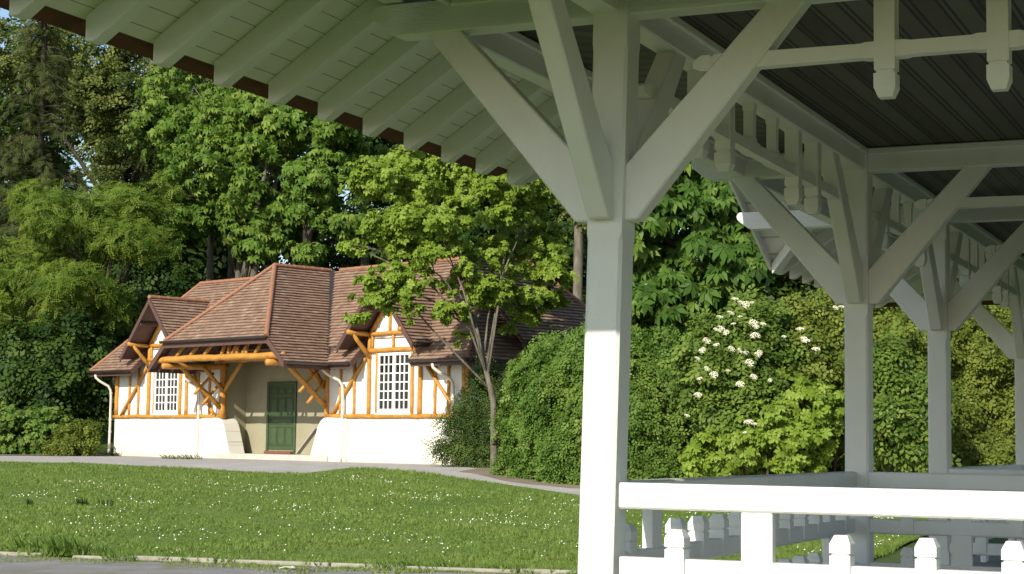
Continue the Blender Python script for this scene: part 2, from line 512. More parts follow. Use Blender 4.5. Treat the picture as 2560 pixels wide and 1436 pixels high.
# timber frame: irregular logs, half sunk in the plaster
def log(p0, p1, r0, r1=None, n=9, name='timber', parent=None, mat=None, bend=.012):
    p0, p1 = Vector(p0), Vector(p1); r1 = r1 or r0
    L = (p1 - p0).length; k = max(3, int(L / .28))
    pts = []; rad = []
    for i in range(k + 1):
        f = i / k
        q = p0.lerp(p1, f) + Vector((random.uniform(-1, 1), random.uniform(-.3, .3), random.uniform(-1, 1))) * (bend if 0 < i < k else 0)
        pts.append(q); rad.append((r0 + (r1 - r0) * f) * random.uniform(.82, .94))
    m = MB(); m.tube(pts, rad, n, .04)
    return m.build(name, mat or M['log'], parent or house, smooth=True)
ZS_ = 1.27
def wall_timbers(c, mirror):
    f = lambda u: c + (u - 3.55) * mirror
    y = .0
    log((f(.52), y - .01, ZS_), (f(6.4), y - .01, ZS_), .075)                       # sill
    for u, r, zt in ((.66, .085, 2.95), (1.40, .055, 2.95), (1.92, .055, 2.95), (2.52, .085, 3.55), (2.84, .065, 3.1), (4.28, .065, 3.1), (4.62, .075, 3.55), (5.25, .055, 2.95), (5.85, .05, 2.95)):
        log((f(u), y + .01, ZS_), (f(u), y + .01, zt), r)
    log((f(1.0), y - .03, 1.30), (f(2.46), y - .03, 2.86), .06)                      # long diagonals
    log((f(6.15), y - .03, 1.32), (f(4.75), y - .03, 2.86), .06)
    log((f(2.36), y - .02, 3.06), (f(4.76), y - .02, 3.06), .075)                   # window head
    log((f(2.36), y - .02, 3.52), (f(4.76), y - .02, 3.52), .065)                   # gable tie
    for u, zt in ((3.40, 4.35), (3.78, 4.20)):
        log((f(u), y, 3.5), (f(u), y, zt), .055)
    log((f(3.62), y, 3.1), (f(3.62), y, 3.5), .05)
    log((f(2.62), y, 3.1), (f(2.62), y, 3.5), .05); log((f(4.5), y, 3.1), (f(4.5), y, 3.5), .05)
    for s in (-1, 1):
        log((f(3.55 + s * .98), y - .02, 3.55), (f(3.55 + s * .10), y - .02, 4.62), .06)
        # bracket carrying the barge foot
        log((f(3.55 + s * 1.06), .1, 3.50), (f(3.55 + s * 1.06), -.80, 3.54), .075, name='bracket_log')
        log((f(3.55 + s * 1.06), .02, 2.86), (f(3.55 + s * 1.06), -.62, 3.50), .075, .065, name='bracket_log')
wall_timbers(3.55, 1)
wall_timbers(14.45, -1)
log((17.22, .02, 1.2), (17.22, .02, 2.95), .11)
log((17.2, 2.3, 1.2), (17.2, 2.3, 2.95), .11); log((17.22, .1, 1.27), (17.22, 4.6, 1.27), .08)
# dormer gable walls
for c in (3.55, 14.45):
    m = MB(); m.poly_prism([(c - 1.12, .032, 2.9), (c + 1.12, .032, 2.9), (c + 1.12, .032, 3.42), (c, .032, 4.70), (c - 1.12, .032, 3.42)], (0, .2, 0)); m.build('gable_wall', M['plaster'], house)

# windows
def window(c, z0=1.36, z1=2.98, w=1.34):
    m = MB()
    a, b = c - w / 2, c + w / 2
    fw = .075
    m.box(a, b, -.035, .02, z0, z0 + fw + .03, .006); m.box(a, b, -.035, .02, z1 - fw, z1, .006)
    m.box(a, a + fw, -.033, .02, z0 + fw + .03, z1 - fw, .004); m.box(b - fw, b, -.033, .02, z0 + fw + .03, z1 - fw, .004)
    m.box(c - .055, c + .055, -.038, .02, z0 + fw + .03, z1 - fw, .004)
    root = m.build('window', M['winframe'], house)
    m = MB(); rows = 6
    for s in (-1, 1):
        x0 = c + .055 if s > 0 else a + fw
        x1 = b - fw if s > 0 else c - .055
        for i in (1, 2):
            x = x0 + (x1 - x0) * i / 3
            m.box(x - .016, x + .016, -.026, .004, z0 + fw + .03, z1 - fw)
        for j in range(1, rows):
            z = z0 + fw + .03 + (z1 - z0 - 2 * fw - .03) * j / rows
            m.box(x0, x1, -.024, .004, z - .016, z + .016)
    m.build('glazing_bar', M['winframe'], root)
    m = MB(); m.box(a + .03, b - .03, .004, .026, z0 + .05, z1 - .03); m.build('pane', M['pane'], root)
    m = MB(); m.box(a - .06, b + .06, -.07, .02, z0 - .05, z0 - .002, .008); m.build('sill', M['winframe'], root)
window(3.55); window(14.45)

# doors in the porch
def door(u0, u1):
    z0, z1 = .172, 2.32; yb = .95
    m = MB(); f = .09
    m.box(u0, u0 + f, yb - .05, yb + .02, z0, z1, .008); m.box(u1 - f, u1, yb - .05, yb + .02, z0, z1, .008); m.box(u0 + f, u1 - f, yb - .048, yb + .02, z1 - f, z1, .008)
    root = m.build('door', M['greendoor'], house)
    a, b = u0 + f, u1 - f
    m = MB(); m.box(a + .004, b - .004, yb - .015, yb + .02, z0 + .12, z1 - f - .004)
    leaf = m.build('door_leaf', M['greendoor'], root)
    m = MB()
    def ring(x0, x1, c0, c1):
        for q in ((x0, x1, c0, c0 + .025), (x0, x1, c1 - .025, c1), (x0, x0 + .025, c0 + .025, c1 - .025), (x1 - .025, x1, c0 + .025, c1 - .025)):
            m.box(q[0], q[1], yb - .034, yb - .012, q[2], q[3], .006)
        m.box(x0 + .05, x1 - .05, yb - .027, yb - .012, c0 + .05, c1 - .05, .01)
    wd = (b - a - .08) / 3
    for i in range(3):
        x0 = a + .04 + i * wd + .02; x1 = x0 + wd - .04
        ring(x0, x1, z0 + .24, z0 + .82); ring(x0, x1, z0 + 1.15, z0 + 1.68); ring(x0, x1, z0 + 1.76, z0 + 1.97)
    ring(a + .06, b - .06, z0 + .88, z0 + 1.09)
    m.build('door_panel', M['greendoor'], root)
    m = MB(); m.tube([(a + .06, yb - .02, 1.16), (a + .06, yb - .07, 1.16), (a + .06, yb - .075, 1.16), (a + .16, yb - .075, 1.16)], .012, 8); m.build('handle', M['gutter'], root)
    m = MB(); m.box(a - .02, b + .02, yb - .16, yb - .056, z0, z0 + .09, .01); m.build('threshold', M['mat_brown'], root)
door(7.54, 8.96)

# porch logs: posts, brackets, beams and trusses
YP = -1.92
for s, u in ((-1, UL1 + .02), (1, UR0 - .02)):
    po = log((u, .06, 1.2), (u, .06, 2.96), .125, .11, 12, 'porch_post')
    log((u - s * .0, .2, 2.78), (u - s * .0, YP - .18, 2.70), .11, .10, 12, 'porch_beam')       # beam running out to the front
    log((u + s * .02, -.04, 1.55), (u + s * .02, -1.42, 2.68), .085, .08, 10, 'porch_brace')    # long bracket
    log((u - s * .10, -.02, 2.05), (u - s * .10, -.72, 2.70), .07, .065, 10, 'porch_brace')     # inner bracket
    log((u, -.96, 1.92), (u, -.30, 2.56), .055, .05, 9, 'porch_brace'); log((u, -.66, 1.62), (u, -.06, 2.26), .055, .05, 9, 'porch_brace')
    log((u - s * .05, .04, 2.0), (u - s * .98, .04, 2.92), .075, .07, 10, 'porch_brace')
# cross logs at the front
log((5.95, YP - .02, 2.90), (12.05, YP + .02, 2.90), .11, .105, 12, 'porch_beam')
log((6.2, .02, 2.97), (11.8, .02, 2.97), .10, .10, 12, 'porch_beam')
for u in (7.2, 7.9, 8.6):
    log((u - .42, YP + .06, 2.96), (u + .08, YP + .5, 3.85), .06, n=8, name='porch_strut')
for u, du in ((9.0, .0), (9.35, -.36), (9.75, -.36), (10.2, -.4), (9.5, .3), (10.0, .3), (10.6, .3)):
    log((u, YP + .1, 2.96), (u + du, YP + .42, 3.85), .06, n=8, name='porch_strut')

# roofs ------------------------------------------------------------------
def clip(poly, n, d):
    """keep the part of a 2D polygon with n.p >= d"""
    out = []
    for i in range(len(poly)):
        p, q = poly[i], poly[(i + 1) % len(poly)]
        a, b = n[0] * p[0] + n[1] * p[1] - d, n[0] * q[0] + n[1] * q[1] - d
        if a >= 0: out.append(p)
        if (a >= 0) != (b >= 0):
            t = a / (a - b); out.append((p[0] + (q[0] - p[0]) * t, p[1] + (q[1] - p[1]) * t))
    return out
def tiled(polys, name='roof', parent=None, course=.125, tw=.19):
    """plain tile courses over convex planar polygons (first edge = eave)"""
    V, F, T = [], [], []
    for pts in polys:
        P = [Vector(p) for p in pts]
        ex = (P[1] - P[0]).normalized()
        nn = ex.cross(P[2] - P[0]).normalized()
        if nn.z < 0: nn = -nn
        ey = nn.cross(ex).normalized()
        if ey.z < 0: ey = -ey
        q = [((p - P[0]).dot(ex), (p - P[0]).dot(ey)) for p in P]
        bmax = max(p[1] for p in q); amin = min(p[0] for p in q); amax = max(p[0] for p in q)
        k = 0; b = 0.
        while b < bmax:
            st = clip(clip(q, (0, 1), b), (0, -1), -(b + course + .004))
            if len(st) >= 3:
                a0, a1 = min(p[0] for p in st), max(p[0] for p in st)
                a = math.floor((a0 - amin) / tw) * tw + amin - (tw / 2 if k % 2 else 0)
                while a < a1:
                    tl = clip(clip(st, (1, 0), a), (-1, 0), -(a + tw))
                    if len(tl) >= 3:
                        tone = min(1, max(0, random.gauss(.5, .19)))
                        i0 = len(V); jl = random.uniform(-.004, .006)
                        for x, y in tl:
                            lift = .046 + jl - .040 * (y - b) / course
                            V.append(P[0] + ex * x + ey * y + nn * lift)
                        F.append(list(range(i0, i0 + len(tl)))); T.append(tone)
                        # thickness along the lower edge
                        low = [(x, y) for x, y in tl if y < b + .01]
                        if len(low) >= 2:
                            xa, xb = min(p[0] for p in low), max(p[0] for p in low)
                            i0 = len(V)
                            for x, h in ((xa, .046 + jl), (xb, .046 + jl), (xb, .002), (xa, .002)):
                                V.append(P[0] + ex * x + ey * b + nn * h)
                            F.append([i0, i0 + 1, i0 + 2, i0 + 3]); T.append(max(0, tone - .35))
                    a += tw
            b += course; k += 1
    me = bpy.data.meshes.new(name); me.from_pydata(V, [], F); me.update()
    at_ = me.attributes.new('tone', 'FLOAT', 'FACE'); at_.data.foreach_set('value', T)
    me.materials.append(M['tile'])
    return link(bpy.data.objects.new(name, me), parent or house)
def underside(polys, parent, th=.07, name='roof_boarding'):
    m = MB()
    for pts in polys: m.poly_prism([Vector(p) + Vector((0, 0, -.012)) for p in pts], (0, 0, -th))
    return m.build(name, M['brownwood'], parent)
def ridge(p0, p1, parent, r=.085, seg=.34):
    p0, p1 = Vector(p0), Vector(p1); d = (p1 - p0); L = d.length; d.normalize()
    m = MB(); k = max(1, round(L / seg)); s = L / k
    ref = Vector((0, 0, 1)); a = d.cross(ref).normalized(); c = a.cross(d).normalized()
    for i in range(k):
        q0, q1 = p0 + d * (i * s), p0 + d * ((i + 1) * s + .03)
        rings = []
        for q, rr in ((q0, r), (q0 + d * .05, r * 1.02), (q0 + d * .051, r * .93), (q1, r * .88)):
            top = [q + a * (math.cos(t) * rr) + c * (math.sin(t) * rr * .9) for t in [math.pi * j / 8 for j in range(9)]]
            rings.append(top + [q - a * rr * .8 - c * .03, q + a * rr * .8 - c * .03])
        m.rings(rings)
    return m.build('ridge_tiles', M['ridge'], parent)
def gutter(p0, p1, parent, out):
    p0, p1, out = Vector(p0), Vector(p1), Vector(out).normalized()
    m = MB(); up = Vector((0, 0, 1)); r = .075
    sec = [(math.cos(t), math.sin(t)) for t in [math.pi * (1 + j / 6) for j in range(7)]] + [(.8, -.05), (0, -.75), (-.8, -.05)]
    m.rings([[p + out * (x * r + r) + up * (y * r + .01) for x, y in sec] for p in (p0, p1)])
    g = m.build('gutter', M['gutter'], parent)
    return g
def board(p0, p1, h, th, parent, name='fascia', drop=0.):
    m = MB(); p0, p1 = Vector(p0), Vector(p1)
    off = Vector((0, 0, -h / 2 - drop))
    m.beam(p0 + off, p1 + off, th, h, .006)
    return m.build(name, M['brownwood'], parent)

EZ, RZ, RV = 2.72, 5.65, 2.15      # eave height, ridge height, ridge position
EL, ERt, EF, EB = -.10, 17.9, -.55, 4.85
RL, RR = 2.1, 15.7
main_polys = [[(EL, EF, EZ), (ERt, EF, EZ), (RR, RV, RZ), (RL, RV, RZ)],
              [(ERt, EB, EZ), (EL, EB, EZ), (RL, RV, RZ), (RR, RV, RZ)],
              [(EL, EB, EZ), (EL, EF, EZ), (RL, RV, RZ)],
              [(ERt, EF, EZ), (ERt, EB, EZ), (RR, RV, RZ)]]
# the front slope is left open where the porch and the two gables come through
def cutf(u0, u1, top=True):
    """part of front slope between u0 and u1"""
    P = [Vector(p) for p in main_polys[0]]
    f = lambda u, z: (u, EF + (z - EZ) / (RZ - EZ) * (RV - EF), z)
    return f
f = cutf(0, 0)
hipz = lambda u: EZ + (RZ - EZ) * min(1, max(0, (u - EL) / (RL - EL)))
hipr = lambda u: EZ + (RZ - EZ) * min(1, max(0, (ERt - u) / (ERt - RR)))
front = []
gz = 3.36                          # height where a gable roof's eave meets the main slope
for a, b in ((EL, 2.35), (4.75, 5.9), (12.1, 13.25), (15.65, ERt)):
    if a == EL: front.append([f(EL, EZ), f(2.35, EZ), f(2.35, RZ), f(RL, RZ)])
    elif b == ERt: front.append([f(15.65, EZ), f(ERt, EZ), f(RR, RZ), f(15.65, RZ)])
    else: front.append([f(a, EZ), f(b, EZ), f(b, RZ), f(a, RZ)])
for a, b in ((2.35, 4.75), (13.25, 15.65)):
    front.append([f(a, gz), f(b, gz), f(b, RZ), f(a, RZ)])
front.append([f(5.9, 3.2), f(12.1, 3.2), f(12.1, RZ), f(5.9, RZ)])
mr = tiled(front + main_polys[1:])
underside([[f(EL, EZ), f(2.35, EZ), f(2.35, EZ + .9), f(EL + .65, EZ + .9)], [f(4.75, EZ), f(6.3, EZ), f(6.3, EZ + .9), f(4.75, EZ + .9)], [f(11.7, EZ), f(13.25, EZ), f(13.25, EZ + .9), f(11.7, EZ + .9)], [f(15.65, EZ), f(ERt, EZ), f(ERt - .65, EZ + .9), f(15.65, EZ + .9)]] + main_polys[1:], mr)
ridge((RL, RV, RZ + .03), (8.6, RV, RZ + .03), mr); ridge((9.4, RV, RZ + .03), (RR, RV, RZ + .03), mr)
for p in ((EL, EF, EZ + .03), (EL, EB, EZ + .03)): ridge(p, (RL, RV, RZ + .04), mr, .07)
for p in ((ERt, EF, EZ + .03), (ERt, EB, EZ + .03)): ridge(p, (RR, RV, RZ + .04), mr, .07)
for a, b in ((EL, 2.30), (15.70, ERt), (12.2, 13.2)):
    board((a, EF + .02, EZ - .005), (b, EF + .02, EZ - .005), .16, .03, mr); gutter((a - .02, EF - .005, EZ), (b + .02, EF - .005, EZ), mr, (0, -1, 0))
board((EL + .02, EF, EZ - .005), (EL + .02, EB, EZ - .005), .16, .03, mr)
board((ERt - .02, EF, EZ - .005), (ERt - .02, EB, EZ - .005), .16, .03, mr); gutter((ERt + .005, EF, EZ), (ERt + .005, EB, EZ), mr, (1, 0, 0))
# returned eave ends beside the gables
for u, s in ((2.35, 1), (13.25, 1), (4.75, -1), (15.65, -1)):
    m = MB(); m.beam((u, EF, EZ - .06), (u, EF + .62, EZ + .56), .03, .16, .004); m.build('eave_return', M['brownwood'], mr)
# rafter feet under the eaves
def rafter_feet(us, y0, z0, dy, dz, parent):
    for u in us:
        m = MB(); m.beam((u, y0, z0), (u, y0 + dy, z0 + dz), .07, .09, .005); m.build('rafter_foot', M['brownwood'], parent)
rafter_feet([.3, .75, 1.2, 1.65, 2.1, 12.45, 12.9, 16.0, 16.4, 16.8, 17.2], EF + .04, EZ - .15, .6, .6, mr)

# dormer gables
def dormer(c):
    hw, zr_, ze_, yf, yb = 1.55, 4.93, 3.16, -.74, 1.75
    polys = [[(c - hw, yb, ze_), (c - hw, yf, ze_), (c, yf, zr_), (c, yb, zr_)], [(c + hw, yf, ze_), (c + hw, yb, ze_), (c, yb, zr_), (c, yf, zr_)]]
    r = tiled(polys, 'gable_roof'); underside(polys, r)
    ridge((c, yf - .02, zr_ + .035), (c, 1.55, zr_ + .035), r)
    for s in (-1, 1):
        m = MB(); m.poly_prism([(c, yf - .03, zr_ + .02), (c, yf - .03, zr_ - .17), (c + s * (hw + .02), yf - .03, ze_ - .19), (c + s * (hw + .02), yf - .03, ze_ + .0)], (0, .035, 0), .004); m.build('barge_board', M['brownwood'], r)
        for k in (.35, .72):
            m = MB(); m.beam((c + s * hw * k, yf + .02, zr_ - (zr_ - ze_) * k - .15), (c + s * hw * k, .1, zr_ - (zr_ - ze_) * k - .15), .09, .11, .01); m.build('purlin', M['brownwood'], r)
        gutter((c + s * (hw - .0), yf, ze_ + .01), (c + s * (hw - .0), .1, ze_ + .01), r, (s, 0, 0))
dormer(3.55); dormer(14.45)

# porch roof with a half hip
c, hw, yf = 9.0, 3.27, -2.08
zs, hz, hh = 2.70, 3.40, 2.56
sl = (RZ - zs) / hw
hh = (RZ - hz) / sl
pr = [[(c - hw, 1.3, zs), (c - hw, yf, zs), (c - hh, yf, hz), (c, 0., RZ), (c, RV, RZ), (c - hw * .3, RV, RZ - sl * hw * .3)],
      [(c + hw, yf, zs), (c + hw, 1.3, zs), (c + hw * .3, RV, RZ - sl * hw * .3), (c, RV, RZ), (c, 0., RZ), (c + hh, yf, hz)],
      [(c - hh, yf, hz), (c + hh, yf, hz), (c, 0., RZ)]]
prf = tiled(pr, 'porch_roof'); underside([p for p in pr], prf)
ridge((c, -.02, RZ + .035), (c, RV - .1, RZ + .035), prf)
for s in (-1, 1):
    ridge((c + s * hh, yf - .02, hz + .03), (c, -.02, RZ + .04), prf, .075)
    m = MB(); m.poly_prism([(c + s * (hh - .02), yf - .025, hz + .03), (c + s * (hh - .02), yf - .025, hz - .16), (c + s * (hw + .02), yf - .025, zs - .17), (c + s * (hw + .02), yf - .025, zs + .02)], (0, .035, 0), .004); m.build('barge_board', M['brownwood'], prf)
    board((c + s * hw, yf, zs - .005), (c + s * hw, -.5, zs - .005), .16, .03, prf); gutter((c + s * (hw + .01), yf, zs + .005), (c + s * (hw + .01), -.45, zs + .005), prf, (s, 0, 0))
    # lead valley to the main roof
    m = MB()
    w0 = Vector((c + s * (hw - .02), -.5, zs + .05)); w1 = Vector((c + s * .02, RV - .02, RZ + .05))
    m.beam(w0, w1, .16, .05, .004); m.build('valley', M['gutter'], prf)
    for y in (-1.8, -1.35, -.9, -.45):
        m = MB(); m.beam((c + s * hw, y, zs - .14), (c + s * (hw - .8), y, zs - .14 + .8 * sl), .07, .09, .005); m.build('rafter_foot', M['brownwood'], prf)
board((c - hh - .02, yf - .004, hz - .0), (c + hh + .02, yf - .004, hz - .0), .18, .03, prf); gutter((c - hh - .06, yf - .025, hz + .02), (c + hh + .06, yf - .025, hz + .02), prf, (0, -1, 0))
u = c - hh + .3
while u < c + hh:
    m = MB(); m.beam((u, yf + .05, hz - .16), (u + (c - u) * .4, yf + .05 + .85, hz - .16 + .9), .07, .09, .005); m.build('rafter_foot', M['brownwood'], prf); u += .42
# right rear wing, mostly behind the trees
rw = [[(18.2, 1.1, 3.25), (18.2, 5.6, 3.25), (15.9, 3.6, 5.6), (15.9, 1.1, 5.6)], [(18.2, 5.6, 3.25), (13.6, 5.6, 3.25), (15.9, 3.6, 5.6)], [(13.6, 5.6, 3.25), (13.6, 1.1, 3.25), (15.9, 1.1, 5.6), (15.9, 3.6, 5.6)]]
rwr = tiled(rw, 'wing_roof'); underside(rw, rwr)
ridge((15.9, 1.8, 5.63), (15.9, 3.6, 5.63), rwr); ridge((18.2, 5.6, 3.28), (15.9, 3.6, 5.63), rwr, .07)
board((18.2, 1.1, 3.24), (18.2, 5.6, 3.24), .16, .03, rwr); gutter((18.21, 1.1, 3.25), (18.21, 5.6, 3.25), rwr, (1, 0, 0))
m = MB(); m.box(14.0, 17.6, 4.75, 5.2, -.3, 3.3); m.build('wing_wall', M['plaster'], house)

# rainwater pipes
def pipe(u, y, bend, zt=2.62):
    m = MB(); m.tube([(u + bend, EF - .02, zt), (u + bend, EF - .0, zt - .10), (u + bend * .7, EF + .12, zt - .22), (u + bend * .15, -.20, zt - .36), (u, -.12, zt - .5), (u, -.10, zt - .7), (u, -.10, 1.0), (u, -.11, .3), (u, -.11, .02)], .042, 10)
    o = m.build('downpipe', M['pipe'], house, smooth=True)
    for z in (2.0, 1.15, .75):
        m = MB(); m.tube([(u, -.10, z), (u, -.10, z + .05)], .052, 10); m.build('pipe_collar', M['pipe'], o)
pipe(.47, 0, -.22); pipe(5.45, 0, -.15, 2.55); pipe(12.38, 0, -.32); pipe(16.9, 0, -.3)
# a plank leaning beside the pier
pl = MB()
pl.beam((10.0, .22, .20), (10.62, .40, .92), .20, .035, .004)
o = pl.build('leaning_plank', M['grey_wood']); o.parent = None
o.matrix_world = Matrix.Translation(house.location) @ Matrix.Rotation(-R(45.5), 4, 'Z')
tag(o, 'grey weathered plank leaning in the porch behind the right white pier', 'plank')
# ------------------------------------------------------------------ ground
def sstep(x): x = np.clip(x, 0, 1); return x * x * (3 - 2 * x)
def gz_(X, Y):
    """terrain height: flat by the pavilion, a lawn that climbs to the level of the cottage, a wooded bank behind"""
    X = np.asarray(X, float); Y = np.asarray(Y, float)
    base = np.clip((Y - 23) * .049, 0, .978)
    far = sstep((Y - 66) / 40) * 5.0
    return base + far
def gz1(x, y): return float(gz_(x, y))
def grid_sheet(name, rows, mat, dz=0.):
    """rows: list of equal-length lists of (x,y)"""
    V, F = [], []
    n = len(rows[0])
    for r in rows:
        for x, y in r: V.append((x, y, gz1(x, y) + dz))
    for i in range(len(rows) - 1):
        for j in range(n - 1):
            F.append((i * n + j, i * n + j + 1, (i + 1) * n + j + 1, (i + 1) * n + j))
    me = bpy.data.meshes.new(name); me.from_pydata(V, [], F); me.update()
    me.polygons.foreach_set('use_smooth', [True] * len(me.polygons))
    me.materials.append(mat)
    return link(bpy.data.objects.new(name, me))
M['earth'] = simple('rough_grass', (.042, .082, .008), (.060, .092, .013), .8, .95, .6, 14)
M['soil'] = simple('brown_soil', (.27, .215, .155), (.17, .145, .09), .8, .95, .5, 12)
def gravel_mat(name, a, b, moss, amt):
    g = G(name); v = g.coord()
    c = g.mix(g.ramp(g.noise(v, 1.3, 6, .65), [(.35, (0, 0, 0)), (.65, (1, 1, 1))]), a, tuple(x * .92 for x in b))
    c = g.mix(g.math('MULTIPLY', g.ramp(g.noise(v, 60, 3), [(.45, (0, 0, 0)), (.7, (1, 1, 1))]), .5), c, tuple(x * .6 for x in a))
    k = g.ramp(g.noise(v, 1.1, 7, .7), [(.62 - amt, (0, 0, 0)), (.80 - amt, (1, 1, 1))])
    c = g.mix(k, c, moss)
    g.principled(c, .95, g.bump(g.noise(v, 90, 4), .5, .01), .15)
    return g.m
M['path'] = gravel_mat('grey_gravel', (.47, .445, .405), (.40, .378, .345), (.31, .26, .18), -.06)
M['road'] = gravel_mat('old_asphalt', (.29, .28, .265), (.23, .22, .21), (.18, .17, .06), .12)
def lawn_mat():
    g = G('lawn_grass'); v = g.coord()
    c = g.ramp(g.noise(v, .55, 6, .6), [(.3, (.105, .165, .034)), (.5, (.150, .215, .046)), (.72, (.205, .24, .070))])
    c = g.mix(g.ramp(g.noise(v, 14, 5), [(.4, (0, 0, 0)), (.75, (.6, .6, .6))]), c, (.052, .095, .013))
    g.principled(c, .9, g.bump(g.noise(v, 45, 4), .7, .03), .15)
    return g.m
M['lawn'] = lawn_mat()
xs = list(np.concatenate([np.linspace(-400, -60, 12), np.linspace(-50, 50, 41), np.linspace(60, 400, 12)]))
ysr = list(np.concatenate([np.linspace(-300, -20, 8), np.linspace(-10, 21, 6), np.linspace(23, 110, 59), np.linspace(130, 600, 12)]))
tag(grid_sheet('ground', [[(x, y) for x in xs] for y in ysr], M['earth']), kind='structure')
# lawn outline
def ynear(X):
    return 23.5 - (X + 6.87) * .2745 if X < 3.4 else 20.68 + (X - 3.4) * 2.2
far_px = [(-2500, 1120), (-1200, 1135), (-300, 1153), (0, 1158), (190, 1160), (450, 1172), (600, 1181), (700, 1186), (760, 1186), (820, 1179), (880, 1172), (940, 1174), (1000, 1179), (1100, 1190), (1200, 1205), (1320, 1222), (1440, 1240), (1575, 1262), (1900, 1285), (2300, 1300), (2900, 1320), (4500, 1350)]
far = []
for px, py in far_px:
    best = None
    for Y in np.arange(24, 62, .02):
        p = at(px, py, Y)
        if p.z <= gz1(p.x, Y) + .012:
            best = (p.x, Y); break
    if best is None: best = (at(px, py, 52).x, 52.)
    far.append(best)
fx = np.array([a for a, b in far]); fy = np.array([b for a, b in far])
o = np.argsort(fx); fx, fy = fx[o], fy[o]
def yfar(X): return float(np.interp(X, fx, fy))
cols = np.concatenate([np.linspace(-34, -12, 12), np.linspace(-11.6, 3.3, 75), np.linspace(3.4, 7.6, 20)])
rows = []
for k in range(41):
    f_ = k / 40
    rows.append([(x, ynear(x) + max(.05, yfar(x) - ynear(x)) * f_) for x in cols])
tag(grid_sheet('lawn', rows, M['lawn'], .034), kind='structure')
rows = [[(x, yfar(x) - .3 + 14 * f_) for x in np.linspace(-34, 14, 90)] for f_ in np.linspace(0, 1, 20)]
tag(grid_sheet('path', rows, M['path'], .012), kind='structure')
rows = [[(x, ynear(x) - .06 - w) for x in np.linspace(-34, 3.4, 60)] for w in (4.2, 3, 1.5, .7, 0)]
tag(grid_sheet('road', rows, M['road'], .006), kind='structure')
rows = [[(x, ynear(x) - .06 - w) for x in np.linspace(3.42, 9.0, 30)] for w in (14, 8, 3, 1, 0)]
# kerb stones, low and broken
m = MB(); x = -20.
while x < 3.2:
    L = random.uniform(.7, 1.5); x1 = min(x + L, 3.3)
    a, b = Vector((x + .02, ynear(x + .02), 0)), Vector((x1 - .02, ynear(x1 - .02), 0))
    n = Vector((-.264, -.964, 0)); h = random.uniform(.03, .07); w = random.uniform(.05, .11); j = random.uniform(-.03, .03)
    a += n * j; b += n * (j + random.uniform(-.02, .02))
    if random.random() < .86:
        m.poly_prism([a + n * w, b + n * w, b - n * .05, a - n * .05], (0, 0, h), .014)
    x = x1 + (random.uniform(.3, .7) if random.random() < .12 else 0)
M['kerb'] = simple('kerb_stone', (.36, .34, .29), (.22, .21, .15), 5, .9, .5, 40)
tag(m.build('kerb', M['kerb']), kind='structure')

# ------------------------------------------------------------------ foliage
def unit(v): return v / np.maximum(np.linalg.norm(v, axis=-1, keepdims=True), 1e-9)
def leaf_mesh(name, tv, tf, pos, nrm, size, tone, mat, parent=None, droop=.0, roll=None):
    """tv (k,3) leaf template lying in xy (stem along y), tf (m,4) quads; one copy per pos"""
    pos = np.asarray(pos, float); n = len(pos)
    nrm = unit(nrm)
    r = unit(rng.normal(size=(n, 3)) + np.array([0, 0, -droop]))
    y = unit(r - nrm * np.sum(r * nrm, 1, keepdims=True))
    x = np.cross(y, nrm)
    s = np.asarray(size).reshape(-1, 1, 1) * np.ones((n, 1, 1))
    B = np.stack([x, y, nrm], 1)                       # n,3,3
    V = pos[:, None, :] + s * np.einsum('kj,njl->nkl', tv, B)
    k = len(tv); F = (np.asarray(tf)[None] + (np.arange(n) * k)[:, None, None]).reshape(-1, 4)
    me = bpy.data.meshes.new(name)
    me.vertices.add(n * k); me.vertices.foreach_set('co', V.reshape(-1).astype(np.float32))
    nf = len(F)
    me.loops.add(nf * 4); me.loops.foreach_set('vertex_index', F.reshape(-1).astype(np.int32))
    me.polygons.add(nf)
    me.polygons.foreach_set('loop_start', (np.arange(nf) * 4).astype(np.int32))
    me.polygons.foreach_set('loop_total', np.full(nf, 4, np.int32))
    me.update(calc_edges=True); me.validate()
    a = me.attributes.new('tone', 'FLOAT', 'FACE')
    a.data.foreach_set('value', np.repeat(np.clip(tone, 0, 1), len(tf)).astype(np.float32))
    me.materials.append(mat)
    return link(bpy.data.objects.new(name, me), parent)
def leaflet(ang, L, w, drop=.25, off=0.):
    c, s = math.sin(ang), math.cos(ang)
    f = lambda u, v, z: (u * s + v * c + 0, -u * c + v * s + off, z)
    return [f(0, .05 * L, 0), f(w * L, .66 * L, -.12 * drop * L), f(0, L, -drop * L), f(-w * L, .66 * L, -.12 * drop * L)]
def template(parts):
    V, F = [], []
    for p in parts:
        i = len(V); V += p; F.append((i, i + 1, i + 2, i + 3))
    return np.array(V), np.array(F)
T_PALM = template([leaflet(a, L, .225, .5) for a, L in ((0, 1), (.75, .93), (-.75, .93), (1.5, .72), (-1.5, .72))])
T_MAPLE = template([leaflet(a, L, .26, .25) for a, L in ((0, 1), (.85, .85), (-.85, .85), (1.75, .6), (-1.75, .6))])
def twig(n, L, w, dz=.2, spread=.9):
    P = []
    for i in range(n):
        t = (i + .5) / n; s = 1 if i % 2 else -1
        q = leaflet(s * spread, L * (1 - .25 * t), w, dz)
        P.append([(a, b + t * 1.0, c - .25 * t * t) for a, b, c in q])
    P.append([(a, b + .98, c - .25) for a, b, c in leaflet(0, L * .8, w, dz)])
    return template(P)
T_TWIG = twig(5, .56, .30)
T_FINE = twig(10, .34, .20)
T_YEW = twig(11, .30, .15, .15, 1.0)
